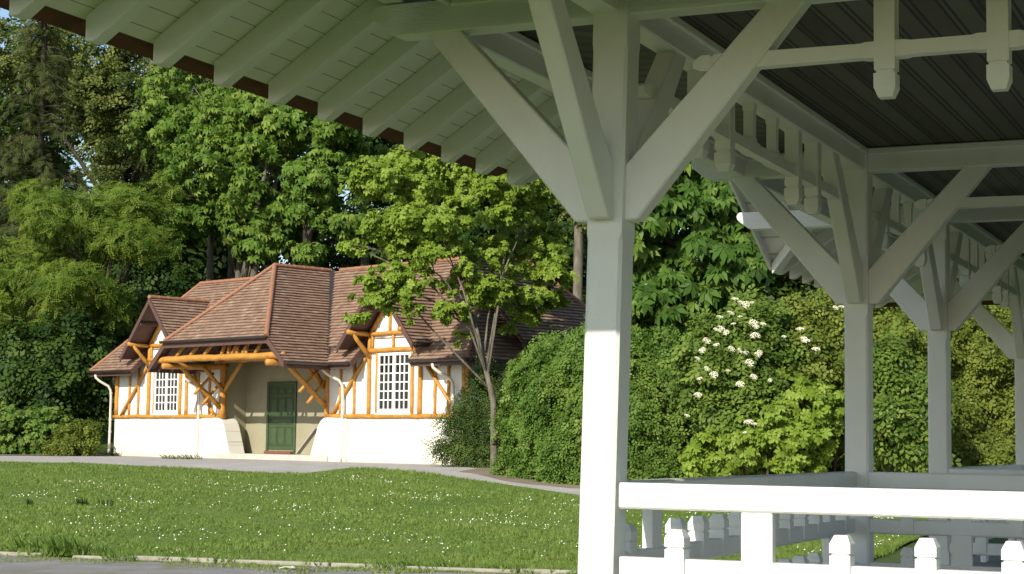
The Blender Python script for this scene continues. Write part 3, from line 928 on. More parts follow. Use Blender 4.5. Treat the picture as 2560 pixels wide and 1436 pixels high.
T_NEEDLE = template([[(-.035, 0, 0), (.035, 0, 0), (.03, 1, -.25), (-.03, 1, -.25)]] + [[(0, t, -.25 * t * t), (.03 * s, t + .03, -.25 * t * t), (s * .30, t + .30, -.25 * t * t - .12), (s * .26, t + .33, -.25 * t * t - .12)] for t in (.1, .28, .46, .64, .82) for s in (-1, 1)])

def leaf_mat(name, dark, mid, light, trans=.28, gloss=.5, spec=.12):
    g = G(name)
    a = g.n('Attribute', attribute_name='tone')
    c = g.ramp(a.outputs['Fac'], [(.08, dark), (.5, mid), (.95, light)])
    p = g.n('BsdfPrincipled'); g.l(c, p.inputs['Base Color'])
    p.inputs['Roughness'].default_value = gloss; p.inputs['Specular IOR Level'].default_value = spec
    t = g.n('BsdfTranslucent'); g.l(g.mix(.45, c, (.16, .20, .02)), t.inputs['Color'])
    mx = g.n('MixShader'); mx.inputs[0].default_value = trans
    g.l(p.outputs[0], mx.inputs[1]); g.l(t.outputs[0], mx.inputs[2]); g.l(mx.outputs[0], g.out.inputs[0])
    return g.m
M['chestnut'] = leaf_mat('chestnut_leaf', (.044, .094, .012), (.104, .188, .025), (.190, .270, .048))
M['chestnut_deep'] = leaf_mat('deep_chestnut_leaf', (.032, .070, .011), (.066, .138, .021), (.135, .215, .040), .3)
M['maple'] = leaf_mat('young_maple_leaf', (.130, .210, .022), (.215, .320, .038), (.310, .410, .080), .4)
M['robinia'] = leaf_mat('feathery_leaf', (.056, .108, .014), (.120, .190, .022), (.190, .250, .036), .3)
M['olive'] = leaf_mat('olive_leaf', (.050, .078, .018), (.105, .140, .030), (.180, .205, .055), .3)
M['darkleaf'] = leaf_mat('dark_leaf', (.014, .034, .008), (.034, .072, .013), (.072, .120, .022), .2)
M['spruce'] = leaf_mat('spruce_needle', (.030, .048, .012), (.070, .092, .022), (.130, .145, .040), .1, .6, .2)
M['yew'] = leaf_mat('yew_needle', (.020, .042, .010), (.046, .082, .016), (.100, .140, .028), .1, .5, .2)
M['hedge'] = leaf_mat('hedge_leaf', (.040, .088, .014), (.100, .178, .028), (.180, .250, .052), .22)
M['yhedge'] = leaf_mat('yellowish_leaf', (.058, .090, .014), (.130, .175, .026), (.230, .260, .050), .3)
M['elder'] = leaf_mat('elder_leaf', (.055, .105, .017), (.115, .185, .030), (.190, .260, .050), .3)
M['wood'] = leaf_mat('woodland_leaf', (.014, .030, .007), (.036, .070, .012), (.110, .140, .026), .25)
M['grass'] = leaf_mat('grass_blade', (.102, .178, .030), (.160, .250, .047), (.235, .300, .080), .3, .5, .2)
M['bark'] = simple('grey_bark', (.19, .17, .13), (.09, .08, .06), 6, .95, .7, 18, (1, 1, .35), .1, .03)
M['darkbark'] = simple('dark_bark', (.075, .062, .045), (.04, .034, .026), 6, .95, .7, 18, (1, 1, .35), .1, .03)
M['elderflower'] = simple('cream_elder_flower', (.74, .71, .56), (.66, .62, .45), 30, .8, .1, 50)
M['petal'] = simple('white_petal', (.80, .80, .72), (.74, .74, .62), 30, .7, .1, 50)

def shell_points(lobes, n, clump, inner=.25, noise=.18, vmin=None):
    """leaf positions in clumps scattered over lobed crown surfaces; returns pos, outward normal, tone"""
    C = np.array([l[0] for l in lobes], float); Rr = np.array([l[1] for l in lobes], float)
    wts = (Rr[:, 0] * Rr[:, 2]); wts = wts / wts.sum()
    nc = max(8, n // clump)
    idx = rng.choice(len(lobes), nc, p=wts)
    u = unit(rng.normal(size=(nc, 3)))
    rad = np.where(rng.random(nc) < inner, rng.uniform(.3, .8, nc), rng.uniform(.82, 1.12, nc))
    bump = 1 + noise * np.sin(u[:, 0] * 7 + idx * 3.1) * np.cos(u[:, 2] * 6 + idx) + noise * .6 * np.sin(u[:, 1] * 13 + u[:, 2] * 11)
    cc = C[idx] + u * Rr[idx] * (rad * bump)[:, None]
    # drop clumps buried deep inside another lobe
    keep = np.ones(nc, bool)
    for c, r in zip(C, Rr):
        keep &= ~((np.sum(((cc - c) / r) ** 2, 1) < .45) & (rad > .8))
    cc, u, rad, idx = cc[keep], u[keep], rad[keep], idx[keep]
    nc = len(cc)
    per = max(1, n // nc)
    cs = (Rr[idx].mean(1) * .16)[:, None, None]
    P = cc[:, None] + rng.normal(size=(nc, per, 3)) * cs * np.array([1, 1, .7])
    ctone = rng.normal(.5, .17, nc)
    N = u[:, None] * .5 + np.array([-.14, -.36, .62]) + rng.normal(size=(nc, per, 3)) * .36
    Tn = ctone[:, None] + rng.normal(0, .17, (nc, per))
    return P.reshape(-1, 3), N.reshape(-1, 3), Tn.reshape(-1)
def trunk_mb(m, base, lobes, r, fork=.45, limbs=None, spread=.5, stems=1):
    base = Vector(base)
    top = Vector((0, 0, 0))
    for c, _ in lobes: top += Vector(c)
    top /= len(lobes)
    for s in range(stems):
        off = Vector((random.uniform(-1, 1), random.uniform(-1, 1), 0)) * (r * 2.2 if stems > 1 else 0)
        dst = top + Vector((random.uniform(-1, 1), random.uniform(-1, 1), 0)) * (r * 6 if stems > 1 else .2)
        b0 = base + off
        fk = b0.lerp(dst, fork) + Vector((random.uniform(-.3, .3), random.uniform(-.3, .3), 0))
        rr = r * (.6 if stems > 1 else 1)
        m.tube([b0 - Vector((0, 0, .3)), b0, b0.lerp(fk, .35) + Vector((random.uniform(-.12, .12), 0, 0)), fk, fk.lerp(dst, .6), dst], [rr * 1.5, rr * 1.15, rr, rr * .85, rr * .5, rr * .15], 9, .05)
        sel = lobes[s::stems]
        if len(sel) > 14: sel = random.sample(list(sel), 11)
        for c, rad in sel:
            c = Vector(c)
            st = b0.lerp(fk, random.uniform(.85, 1.0)) if c.z < fk.z + 1 else fk.lerp(dst, random.uniform(.05, .6))
            mid = st.lerp(c, .5) + Vector((random.uniform(-.3, .3), random.uniform(-.3, .3), random.uniform(-.1, .5)))
            m.tube([st, mid, c], [rr * .42, rr * .28, rr * .12], 6)
            for q in range(3):
                e = c + Vector((random.uniform(-1, 1) * rad[0], random.uniform(-1, 1) * rad[1], random.uniform(-.6, .9) * rad[2])) * .85
                m.tube([mid.lerp(c, .5), mid.lerp(e, .6) + Vector((0, 0, .15)), e], [rr * .18, rr * .11, rr * .04], 5)
def px_lobe(px, py, Y, rx, ry, depth=1.):
    k = Y / FPX
    p = at(px, py, Y)
    return (tuple(p), (rx * k, (rx + ry) / 2 * k * depth, ry * k))
def split(lobes, k):
    """break every lobe into k smaller tufts so the crown has shaded hollows"""
    out = []
    for c, r in lobes:
        c, r = np.array(c), np.array(r)
        for i in range(k):
            u = unit(rng.normal(size=3) + np.array([0, -.35, .1]))
            s = random.uniform(.40, .66)
            out.append((tuple(c + u * r * random.uniform(.55, .95)), tuple(r * s * np.array([1.1, 1.1, .85]))))
    return out
def tree(name, label, cat, base, lobes, tpl, n, size, mat, bark='bark', r=.25, group=None, clump=9, inner=.22, fork=.45, stems=1, droop=.5, noise=.18, sub=0):
    bx, by = base
    root = empty(name, (bx, by, gz1(bx, by)))
    tag(root, label, cat, group)
    off = np.array([bx, by, gz1(bx, by)])
    lob = [(tuple(np.array(c) - off), rad) for c, rad in lobes]
    m = MB(); trunk_mb(m, (0, 0, 0), lob, r, fork, stems=stems)
    m.build('trunk', M[bark], root, smooth=True)
    if sub: lob = split(lob, sub)
    P, N, T = shell_points(lob, n, clump, inner, noise)
    ok = P[:, 2] > .05
    P, N, T = P[ok], N[ok], T[ok]
    leaf_mesh('crown', tpl[0], tpl[1], P, N, rng.uniform(.6, 1.3, len(P)) * size, T, M[mat], root, droop)
    return root
def bxy(px, Y): 
    p = at(px, 1120, Y); return (p.x, Y)
GT = 'trees behind the cottage'
# spruce at the left edge: a tapering trunk with drooping tiers
def spruce(px, Y, H, Rb, n, label):
    bx, by = bxy(px, Y); root = empty('spruce_tree', (bx, by, gz1(bx, by)))
    tag(root, label, 'tree', GT)
    m = MB(); m.tube([(0, 0, -.3), (0, 0, H * .5), (0, 0, H)], [.32, .2, .03], 9, .05)
    P, N, T, S = [], [], [], []
    z = H * .08
    while z < H * .99:
        f = 1 - z / H; L0 = Rb * (f ** .75) + .25
        for k in range(max(5, int(7 * f) + 4)):
            th = random.uniform(0, 2 * math.pi); L = L0 * random.uniform(.65, 1.1)
            d = np.array([math.cos(th), math.sin(th), 0])
            tip = d * L + np.array([0, 0, z - .16 * L]); st = np.array([0, 0, z + .1])
            if L > .8: m.tube([st, (st + tip) / 2 + np.array([0, 0, .12 * L]), tip], [.05, .035, .012], 5)
            nn = int(17 * L)
            t = rng.uniform(.12, 1.02, nn)
            q = st + (tip - st) * t[:, None] + np.array([0, 0, 1]) * (.12 * L * np.sin(np.pi * t))[:, None] + rng.normal(size=(nn, 3)) * np.array([.16, .16, .08]) * (L * .35 + .3)
            q[:, 2] -= rng.uniform(0, .28, nn) * t
            P.append(q); N.append(d * .45 + np.array([0, 0, .8]) + rng.normal(size=(nn, 3)) * .35); T.append(rng.normal(random.gauss(.5, .14), .13, nn))
        z += .42
    m.build('trunk', M['darkbark'], root, smooth=True)
    P, N, T = map(np.concatenate, (P, N, T))
    leaf_mesh('crown', T_NEEDLE[0], T_NEEDLE[1], P, N, rng.uniform(.26, .5, len(P)), T, M['spruce'], root, .9)
spruce(72, 72, 21, 3.4, 0, 'tall dark green spruce with drooping tiers at the left edge of the wood')

def L(*rows): return [px_lobe(*r) for r in rows]
# chestnut with many stems left of the porch ridge
tree('chestnut_tree', 'big horse chestnut with several pale stems behind the cottage porch roof', 'tree', bxy(545, 68),
     L((470, 330, 68, 120, 110), (600, 260, 67, 130, 110), (720, 330, 66, 110, 120), (560, 430, 66, 130, 110), (640, 150, 70, 120, 100), (500, 200, 70, 110, 90), (680, 470, 66, 110, 100),
       (480, 520, 66, 80, 70), (600, 560, 66, 110, 70), (720, 200, 70, 100, 100), (700, 580, 67, 70, 50)),
     T_PALM, 10500, .24, 'chestnut', 'bark', .34, GT, 8, .12, .42, 5, .8, sub=4)
tree('chestnut_tree', 'horse chestnut with a dark trunk just right of the many-stemmed one', 'tree', bxy(690, 63),
     L((800, 330, 64, 110, 90), (850, 440, 64, 90, 90), (770, 470, 63, 80, 80), (820, 560, 63, 80, 60), (900, 360, 66, 90, 80), (740, 620, 62, 60, 40), (640, 640, 62, 50, 35)),
     T_PALM, 5200, .24, 'chestnut', 'darkbark', .26, GT, 8, .12, .5, 1, .8, sub=4)
tree('leafy_tree', 'airy olive green tree with visible limbs between the spruce and the big chestnut', 'tree', bxy(300, 80),
     L((250, 170, 80, 110, 90), (360, 130, 80, 110, 90), (440, 230, 79, 110, 100), (300, 320, 79, 110, 80), (180, 280, 79, 90, 90), (400, 360, 78, 80, 80), (230, 420, 78, 90, 70), (520, 110, 80, 80, 70), (330, 40, 82, 80, 60), (110, 110, 82, 90, 60), (10, 170, 82, 80, 90), (560, 260, 80, 90, 90)),
     T_TWIG, 6000, .42, 'olive', 'darkbark', .33, GT, 8, .12, .45, 1, .4, sub=4)
tree('feathery_tree', 'broad feathery yellow-green tree leaning over the left end of the cottage', 'tree', bxy(150, 61),
     L((60, 640, 61, 120, 110), (180, 600, 60, 120, 110), (300, 560, 61, 110, 90), (380, 520, 62, 70, 70), (330, 650, 60, 90, 80), (60, 780, 60, 110, 90), (190, 740, 59, 110, 80), (270, 770, 60, 60, 60), (110, 520, 62, 80, 60), (-60, 700, 61, 110, 120)),
     T_FINE, 17000, .31, 'robinia', 'darkbark', .26, GT, 10, .12, .4, 2, .5, sub=5)
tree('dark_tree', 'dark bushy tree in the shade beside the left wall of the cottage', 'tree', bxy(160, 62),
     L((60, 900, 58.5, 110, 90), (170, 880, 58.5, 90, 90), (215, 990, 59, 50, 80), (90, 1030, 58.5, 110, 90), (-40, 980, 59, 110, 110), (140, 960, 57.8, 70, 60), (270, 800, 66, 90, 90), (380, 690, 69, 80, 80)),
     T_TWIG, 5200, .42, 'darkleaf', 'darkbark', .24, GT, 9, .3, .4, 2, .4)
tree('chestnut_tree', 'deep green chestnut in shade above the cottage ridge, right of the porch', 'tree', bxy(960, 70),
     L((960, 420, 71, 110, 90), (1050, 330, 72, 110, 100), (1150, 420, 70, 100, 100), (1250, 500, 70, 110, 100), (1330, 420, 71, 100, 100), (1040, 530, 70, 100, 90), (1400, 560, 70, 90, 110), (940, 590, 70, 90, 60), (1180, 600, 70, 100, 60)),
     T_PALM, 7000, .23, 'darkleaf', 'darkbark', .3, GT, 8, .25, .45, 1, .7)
tree('birch_tree', 'slim pale-trunked tree rising behind the cottage roof, just left of the nearest post', 'tree', bxy(1438, 62),
     L((1440, 250, 62, 110, 100), (1380, 380, 62, 80, 70), (1500, 400, 62, 80, 80), (1460, 520, 62, 60, 40)),
     T_TWIG, 2400, .38, 'olive', 'bark', .2, GT, 8, .25, .75, 1, .5)
# young maple in front of the right wing
tree('maple_tree', 'young bright green maple with a thin leaning trunk in front of the cottage right wing', 'tree', bxy(1236, 40.3),
     L((1000, 480, 43, 90, 70), (1100, 440, 43.5, 100, 70), (1200, 470, 43, 90, 70), (980, 580, 42.5, 90, 60), (1090, 560, 42, 100, 70), (1210, 570, 42.5, 90, 70), (960, 680, 42, 80, 42), (1060, 660, 41.8, 80, 50),
       (1160, 660, 42.3, 80, 45), (1260, 640, 43.5, 70, 60), (930, 760, 41.8, 55, 26), (1010, 740, 41.8, 60, 32), (1330, 740, 43.5, 80, 36), (1290, 800, 43.2, 50, 40), (1120, 780, 42, 45, 40), (1250, 380, 44, 80, 60), (1040, 380, 44, 70, 50), (1150, 850, 42.2, 24, 22), (890, 620, 42.5, 30, 24), (1330, 520, 43.5, 80, 60), (1390, 620, 44, 60, 60), (1350, 680, 43.5, 70, 40), (1400, 760, 43.8, 40, 26), (1180, 730, 42, 60, 36), (1040, 790, 41.6, 40, 26), (1230, 740, 42.2, 50, 40), (1300, 450, 44, 80, 60), (910, 800, 41.7, 34, 18)),
     T_MAPLE, 15500, .14, 'maple', 'bark', .085, None, 9, .06, .32, 1, .5, .25, sub=4)
# right hand trees seen through the pavilion
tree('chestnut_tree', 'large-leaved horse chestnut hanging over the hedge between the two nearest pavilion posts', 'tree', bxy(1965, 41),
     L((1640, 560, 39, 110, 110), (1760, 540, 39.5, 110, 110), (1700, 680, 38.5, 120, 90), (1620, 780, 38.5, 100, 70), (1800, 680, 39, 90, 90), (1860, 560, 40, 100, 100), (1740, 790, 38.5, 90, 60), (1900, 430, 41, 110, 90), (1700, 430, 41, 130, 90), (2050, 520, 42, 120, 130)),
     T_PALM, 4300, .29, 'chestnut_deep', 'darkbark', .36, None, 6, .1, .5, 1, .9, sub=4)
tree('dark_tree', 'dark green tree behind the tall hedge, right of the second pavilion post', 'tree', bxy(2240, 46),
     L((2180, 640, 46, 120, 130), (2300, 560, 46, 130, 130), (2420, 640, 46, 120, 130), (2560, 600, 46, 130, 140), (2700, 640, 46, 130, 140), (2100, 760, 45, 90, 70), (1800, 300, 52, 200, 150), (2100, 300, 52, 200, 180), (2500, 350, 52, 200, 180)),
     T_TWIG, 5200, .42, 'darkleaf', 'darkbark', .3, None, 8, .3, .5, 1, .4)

# woodland behind everything
def woodland():
    P, N, T = [], [], []
    for k in range(330):
        x = random.uniform(-52, 62); y = random.uniform(84, 122)
        r = random.uniform(2.2, 4.4); h = random.uniform(3, 24) if x > -22 else random.uniform(3, 17)
        nn = 230
        u = unit(rng.normal(size=(nn, 3))); u[:, 1] = -abs(u[:, 1]) * .8 + .1
        q = np.array([x, y, gz1(x, y) + h]) + u * r * rng.uniform(.7, 1.1, (nn, 1)) * np.array([1, 1, 1.2])
        P.append(q); N.append(u * .6 + np.array([0, -.1, .5]) + rng.normal(size=(nn, 3)) * .5); T.append(rng.normal(random.gauss(.42, .16), .14, nn))
    P, N, T = map(np.concatenate, (P, N, T)); ok = P[:, 2] > gz_(P[:, 0], P[:, 1])
    o = leaf_mesh('woodland', T_TWIG[0], T_TWIG[1], P[ok], N[ok], rng.uniform(.7, 1.2, ok.sum()), T[ok], M['wood'], None, .3)
    tag(o, 'dark wood filling the slope far behind the cottage', 'woodland', None, 'stuff')
woodland()
# bare trunks standing in the shade behind the cottage
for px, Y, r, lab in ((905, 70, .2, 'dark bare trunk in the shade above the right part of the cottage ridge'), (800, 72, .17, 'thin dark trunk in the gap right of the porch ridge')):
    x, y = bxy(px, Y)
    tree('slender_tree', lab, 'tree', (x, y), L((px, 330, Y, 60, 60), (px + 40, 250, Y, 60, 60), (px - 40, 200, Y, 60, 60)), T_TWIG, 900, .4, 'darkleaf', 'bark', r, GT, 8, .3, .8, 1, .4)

# ---- shrubs and hedges
def bush(name, label, cat, base, lobes, tpl, n, size, mat, clump=9, group=None, noise=.14, inner=.12, droop=.3):
    bx, by = base; root = empty(name, (bx, by, gz1(bx, by))); tag(root, label, cat, group)
    off = np.array([bx, by, gz1(bx, by)])
    lob = [(tuple(np.array(c) - off), r) for c, r in lobes]
    m = MB()
    for c, r in lob:
        c = Vector(c); g = Vector((c.x * .5, c.y * .5, -.2))
        m.tube([g, g.lerp(c, .5) + Vector((.05, 0, .1)), c], [.04, .03, .012], 6)
        for q in range(4):
            e = c + Vector((random.uniform(-.8, .8) * r[0], random.uniform(-.8, .8) * r[1], random.uniform(-.6, .8) * r[2]))
            m.tube([g.lerp(c, .6), e], [.018, .006], 5)
    m.build('stem', M['darkbark'], root, smooth=True)
    P, N, T = shell_points(lob, n, clump, inner, noise)
    ok = (P[:, 2] + off[2]) > gz_(P[:, 0] + bx, P[:, 1] + by) + .02
    P, N, T = P[ok], N[ok], T[ok]
    leaf_mesh('foliage', tpl[0], tpl[1], P, N, rng.uniform(.75, 1.2, len(P)) * size, T, M[mat], root, droop)
    return root
bush('shrub', 'rounded dark green shrub at the left edge of the gravel', 'shrub', bxy(85, 55), L((60, 1080, 55, 70, 60), (120, 1070, 55, 60, 50), (20, 1100, 55.5, 60, 50), (-40, 1080, 56, 60, 60)), T_MAPLE, 2600, .17, 'hedge')
bush('shrub', 'smaller bright green shrub nearest the left corner of the cottage', 'shrub', bxy(190, 54), L((180, 1105, 54, 42, 40), (215, 1090, 54, 28, 34), (150, 1120, 53.8, 30, 25)), T_TWIG, 1500, .22, 'yhedge')
bush('yew_bush', 'dark yew with layered spreading branches against the right end of the white plinth', 'yew', bxy(1190, 43.3), L((1200, 1010, 43.6, 55, 40), (1170, 1060, 43.3, 60, 30), (1210, 1090, 43.3, 60, 40), (1150, 1120, 43, 60, 24), (1200, 1140, 43, 60, 28), (1240, 1050, 43.5, 45, 60), (1215, 950, 43.8, 36, 40)), T_YEW, 3200, .36, 'yew', 7, None, .25, .15, .6)
# clipped hedge running from the cottage toward the pavilion, in box-like runs
def hedge(name, label, pts, h, n, size, mat, tpl, wid=.85, wav=.16, top=.25):
    """pts: front line (x,y); leaves over an undulating front, top and ends"""
    root = empty(name, (pts[0][0], pts[0][1], gz1(*pts[0]))); tag(root, label, 'hedge')
    off = np.array([pts[0][0], pts[0][1], gz1(*pts[0])])
    A = np.array(pts, float); seg = np.linalg.norm(np.diff(A, axis=0), axis=1); cum = np.concatenate([[0], np.cumsum(seg)])
    t = rng.uniform(0, cum[-1], n)
    fxp = np.interp(t, cum, A[:, 0]); fyp = np.interp(t, cum, A[:, 1])
    tx = np.gradient(A[:, 0], cum); ty = np.gradient(A[:, 1], cum)
    dx = np.interp(t, cum, tx); dy = np.interp(t, cum, ty)
    dn = unit(np.stack([dy, -dx], 1))                # toward the viewer side
    hh = h(t / cum[-1]) if callable(h) else np.full(n, h)
    hh = hh + top * (np.sin(t * 1.9 + 1) * .4 + np.sin(t * 4.3) * .3)
    on_top = rng.random(n) < .22
    z = np.where(on_top, hh, hh * rng.random(n) ** .9)
    back = np.where(on_top, rng.random(n) * wid * 1.6, 0)
    bulge = wav * (np.sin(t * 2.3 + z * 1.7) + np.sin(t * 5.1 - z * 3.1) * .6 + np.sin(z * 6 + t) * .35 + .7 * np.sin(t * 11 + z * 7) * np.sin(z * 9 - t * 6))
    rndm = rng.normal(0, .07, n) - np.where(rng.random(n) < .18, rng.random(n) * .35, 0)
    shoulder = np.maximum(0, z - hh * .82) * .9
    k = bulge + rndm - back - shoulder
    X = fxp + dn[:, 0] * k; Y = fyp + dn[:, 1] * k
    Z = gz_(X, Y) + z + np.where(on_top, rng.normal(0, .12, n) + np.where(rng.random(n) < .12, rng.random(n) * .35, 0), 0)
    P = np.stack([X, Y, Z], 1) - off
    N = np.stack([dn[:, 0] * .7 - .1, dn[:, 1] * .7 - .2, np.where(on_top, 1.1, .55)], 1) + rng.normal(size=(n, 3)) * .42
    T = rng.normal(.5, .17, n) + .14 * np.sin(t * 3.1 + z * 2) 
    # a few bare stems inside
    m = MB(); q = 0.
    while q < cum[-1]:
        x0, y0 = np.interp(q, cum, A[:, 0]), np.interp(q, cum, A[:, 1]); j = min(len(A) - 1, int(np.searchsorted(cum, q)))
        d = unit(np.array([np.interp(q, cum, ty), -np.interp(q, cum, tx)]))
        b = Vector((x0 - d[0] * wid * .6, y0 - d[1] * wid * .6, gz1(x0, y0))) - Vector(off)
        H_ = float(h(q / cum[-1])) if callable(h) else h
        m.tube([b, b + Vector((random.uniform(-.2, .2), random.uniform(-.2, .2), H_ * .9))], [.035, .012], 5)
        q += .55
    m.build('stem', M['darkbark'], root, smooth=True)
    leaf_mesh('foliage', tpl[0], tpl[1], P, N, rng.uniform(.7, 1.25, n) * size, T, M[mat], root, .3)
    # dense inner core of shaded leaves and twigs
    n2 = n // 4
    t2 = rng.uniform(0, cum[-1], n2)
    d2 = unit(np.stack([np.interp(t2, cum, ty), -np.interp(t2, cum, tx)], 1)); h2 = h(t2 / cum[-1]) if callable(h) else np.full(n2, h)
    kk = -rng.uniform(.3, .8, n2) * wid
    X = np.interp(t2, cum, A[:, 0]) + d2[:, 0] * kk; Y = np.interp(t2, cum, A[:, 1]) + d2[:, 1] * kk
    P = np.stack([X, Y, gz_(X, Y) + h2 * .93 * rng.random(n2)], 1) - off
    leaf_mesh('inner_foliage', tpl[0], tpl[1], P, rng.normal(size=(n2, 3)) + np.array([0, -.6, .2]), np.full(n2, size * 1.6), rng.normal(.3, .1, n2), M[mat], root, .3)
    return root
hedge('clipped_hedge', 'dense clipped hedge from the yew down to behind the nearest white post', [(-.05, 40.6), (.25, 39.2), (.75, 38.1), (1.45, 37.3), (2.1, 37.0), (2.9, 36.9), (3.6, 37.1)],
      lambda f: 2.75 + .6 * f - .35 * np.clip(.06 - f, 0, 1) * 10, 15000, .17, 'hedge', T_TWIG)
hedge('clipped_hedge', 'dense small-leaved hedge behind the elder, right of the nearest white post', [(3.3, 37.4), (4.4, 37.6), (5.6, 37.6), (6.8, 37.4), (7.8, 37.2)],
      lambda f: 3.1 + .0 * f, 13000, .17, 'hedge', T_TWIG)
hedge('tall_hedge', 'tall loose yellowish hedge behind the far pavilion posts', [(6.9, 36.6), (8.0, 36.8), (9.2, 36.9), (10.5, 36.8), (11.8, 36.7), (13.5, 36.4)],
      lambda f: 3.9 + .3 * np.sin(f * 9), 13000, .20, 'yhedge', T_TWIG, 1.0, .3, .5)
# elder in flower
eb = bush('elder_bush', 'elder bush covered in flat creamy white flower heads above the hedge', 'shrub', bxy(1840, 35.6),
          L((1800, 850, 35.8, 75, 65), (1880, 830, 35.9, 75, 75), (1770, 950, 35.5, 80, 80), (1860, 940, 35.4, 80, 80), (1830, 1040, 35.3, 90, 80), (1950, 900, 35.9, 60, 80), (1880, 770, 36.2, 45, 40)), T_TWIG, 4300, .26, 'elder', 8, None, .2)
fl = [(1790, 860), (1800, 825), (1815, 830), (1838, 745), (1855, 755), (1865, 760), (1880, 755), (1828, 780), (1850, 790), (1800, 790), (1833, 808), (1790, 822), (1805, 818), (1884, 805), (1908, 808), (1890, 815), (1893, 835), (1882, 838), (1768, 850), (1755, 875), (1760, 870), (1745, 895), (1768, 920), (1830, 870), (1852, 875), (1865, 880), (1900, 880), (1895, 885), (1875, 905), (1785, 935), (1748, 945), (1820, 925), (1850, 958), (1885, 940), (1925, 950), (1745, 985), (1718, 1037), (1870, 1052), (1885, 1058), (1862, 1080), (2000, 820), (2010, 845), (2040, 870), (2015, 850), (2105, 765), (2090, 768), (1960, 840)]
fm = None
for i, (px, py) in enumerate(fl):
    p = at(px, py, 34.25 + .0042 * max(0, 960 - py) + (.2 if px > 1950 else 0)) - eb.location
    if fm is None:
        m = MB()
        for q in range(70):
            a_, r_ = random.uniform(0, 2 * math.pi), math.sqrt(random.random()) * .085
            c_ = Vector((math.cos(a_) * r_, math.sin(a_) * r_, -.9 * r_ * r_ * 4 + random.uniform(-.006, .006)))
            s_ = random.uniform(.007, .013)
            m.rings([[c_ + Vector((math.cos(t) * s_, math.sin(t) * s_, 0)) for t in [k * math.pi / 3 for k in range(6)]], [c_ + Vector((math.cos(t) * s_ * .6, math.sin(t) * s_ * .6, .006)) for t in [k * math.pi / 3 for k in range(6)]]])
        m.tube([(0, 0, -.12), (0, 0, -.03)], [.004, .003], 5)
        o = m.build('flower_head', M['elderflower'], eb); fm = o
    else:
        o = fm.copy(); COL.objects.link(o)
    o.location = p; s_ = random.uniform(.5, 1.1); o.scale = (s_, s_, s_)
    o.rotation_euler = (random.uniform(.25, 1.0), random.uniform(-.35, .35), random.uniform(-.5, .5))
bush('maple_shrub', 'bright green maple-leaved shrub low in front of the elder', 'shrub', bxy(1900, 34.6),
     L((1840, 1110, 34.8, 70, 60), (1920, 1080, 34.8, 75, 70), (1990, 1120, 34.8, 70, 70), (2040, 1050, 35, 60, 80), (1780, 1140, 34.8, 60, 50), (1960, 1000, 35.2, 60, 60)), T_MAPLE, 2800, .16, 'maple', 9, None, .2)
bush('shrub', 'yellowish green shrub between the elder and the second pavilion post', 'shrub', bxy(2040, 36), L((2010, 860, 36, 60, 70), (2070, 830, 36.2, 60, 70), (2050, 940, 35.8, 60, 80), (2000, 780, 36.4, 50, 40), (2110, 900, 36, 60, 90)), T_TWIG, 2600, .24, 'yhedge', 8, None, .2)
bush('shrub', 'leafy shrub in the gap between the second and third pavilion posts', 'shrub', bxy(2260, 34.5), L((2230, 1060, 34.6, 60, 70), (2280, 1000, 34.8, 60, 70), (2300, 1100, 34.5, 50, 60), (2210, 920, 35, 50, 60)), T_TWIG, 2200, .27, 'elder', 8, None, .2)

# bare soil along the foot of the hedge and under the left shrubs
hp = [(-.9, 41.9), (-.55, 41.2), (.1, 39.2), (.75, 38.0), (1.45, 37.3), (2.1, 37.0), (2.9, 36.9), (4.4, 37.3), (7.8, 36.8)]
hx = np.linspace(-.9, 7.8, 60); hy = np.interp(hx, [a for a, b in hp], [b for a, b in hp])
tag(grid_sheet('soil', [[(x - .35 * k, y - .95 * k - .16 * k * math.sin(x * 5) * k) for x, y in zip(hx, hy)] for k in (-.9, -.3, .2, .5, .8)], M['soil'], .017), kind='structure')
tag(grid_sheet('flower_bed', [[(x, y0 + .35 * math.sin(x * 2.1) * (k == 0)) for x in np.linspace(-26, -13.4, 40)] for k, y0 in enumerate((52.6, 55, 58, 61, 64))], M['soil'], .03), kind='structure')

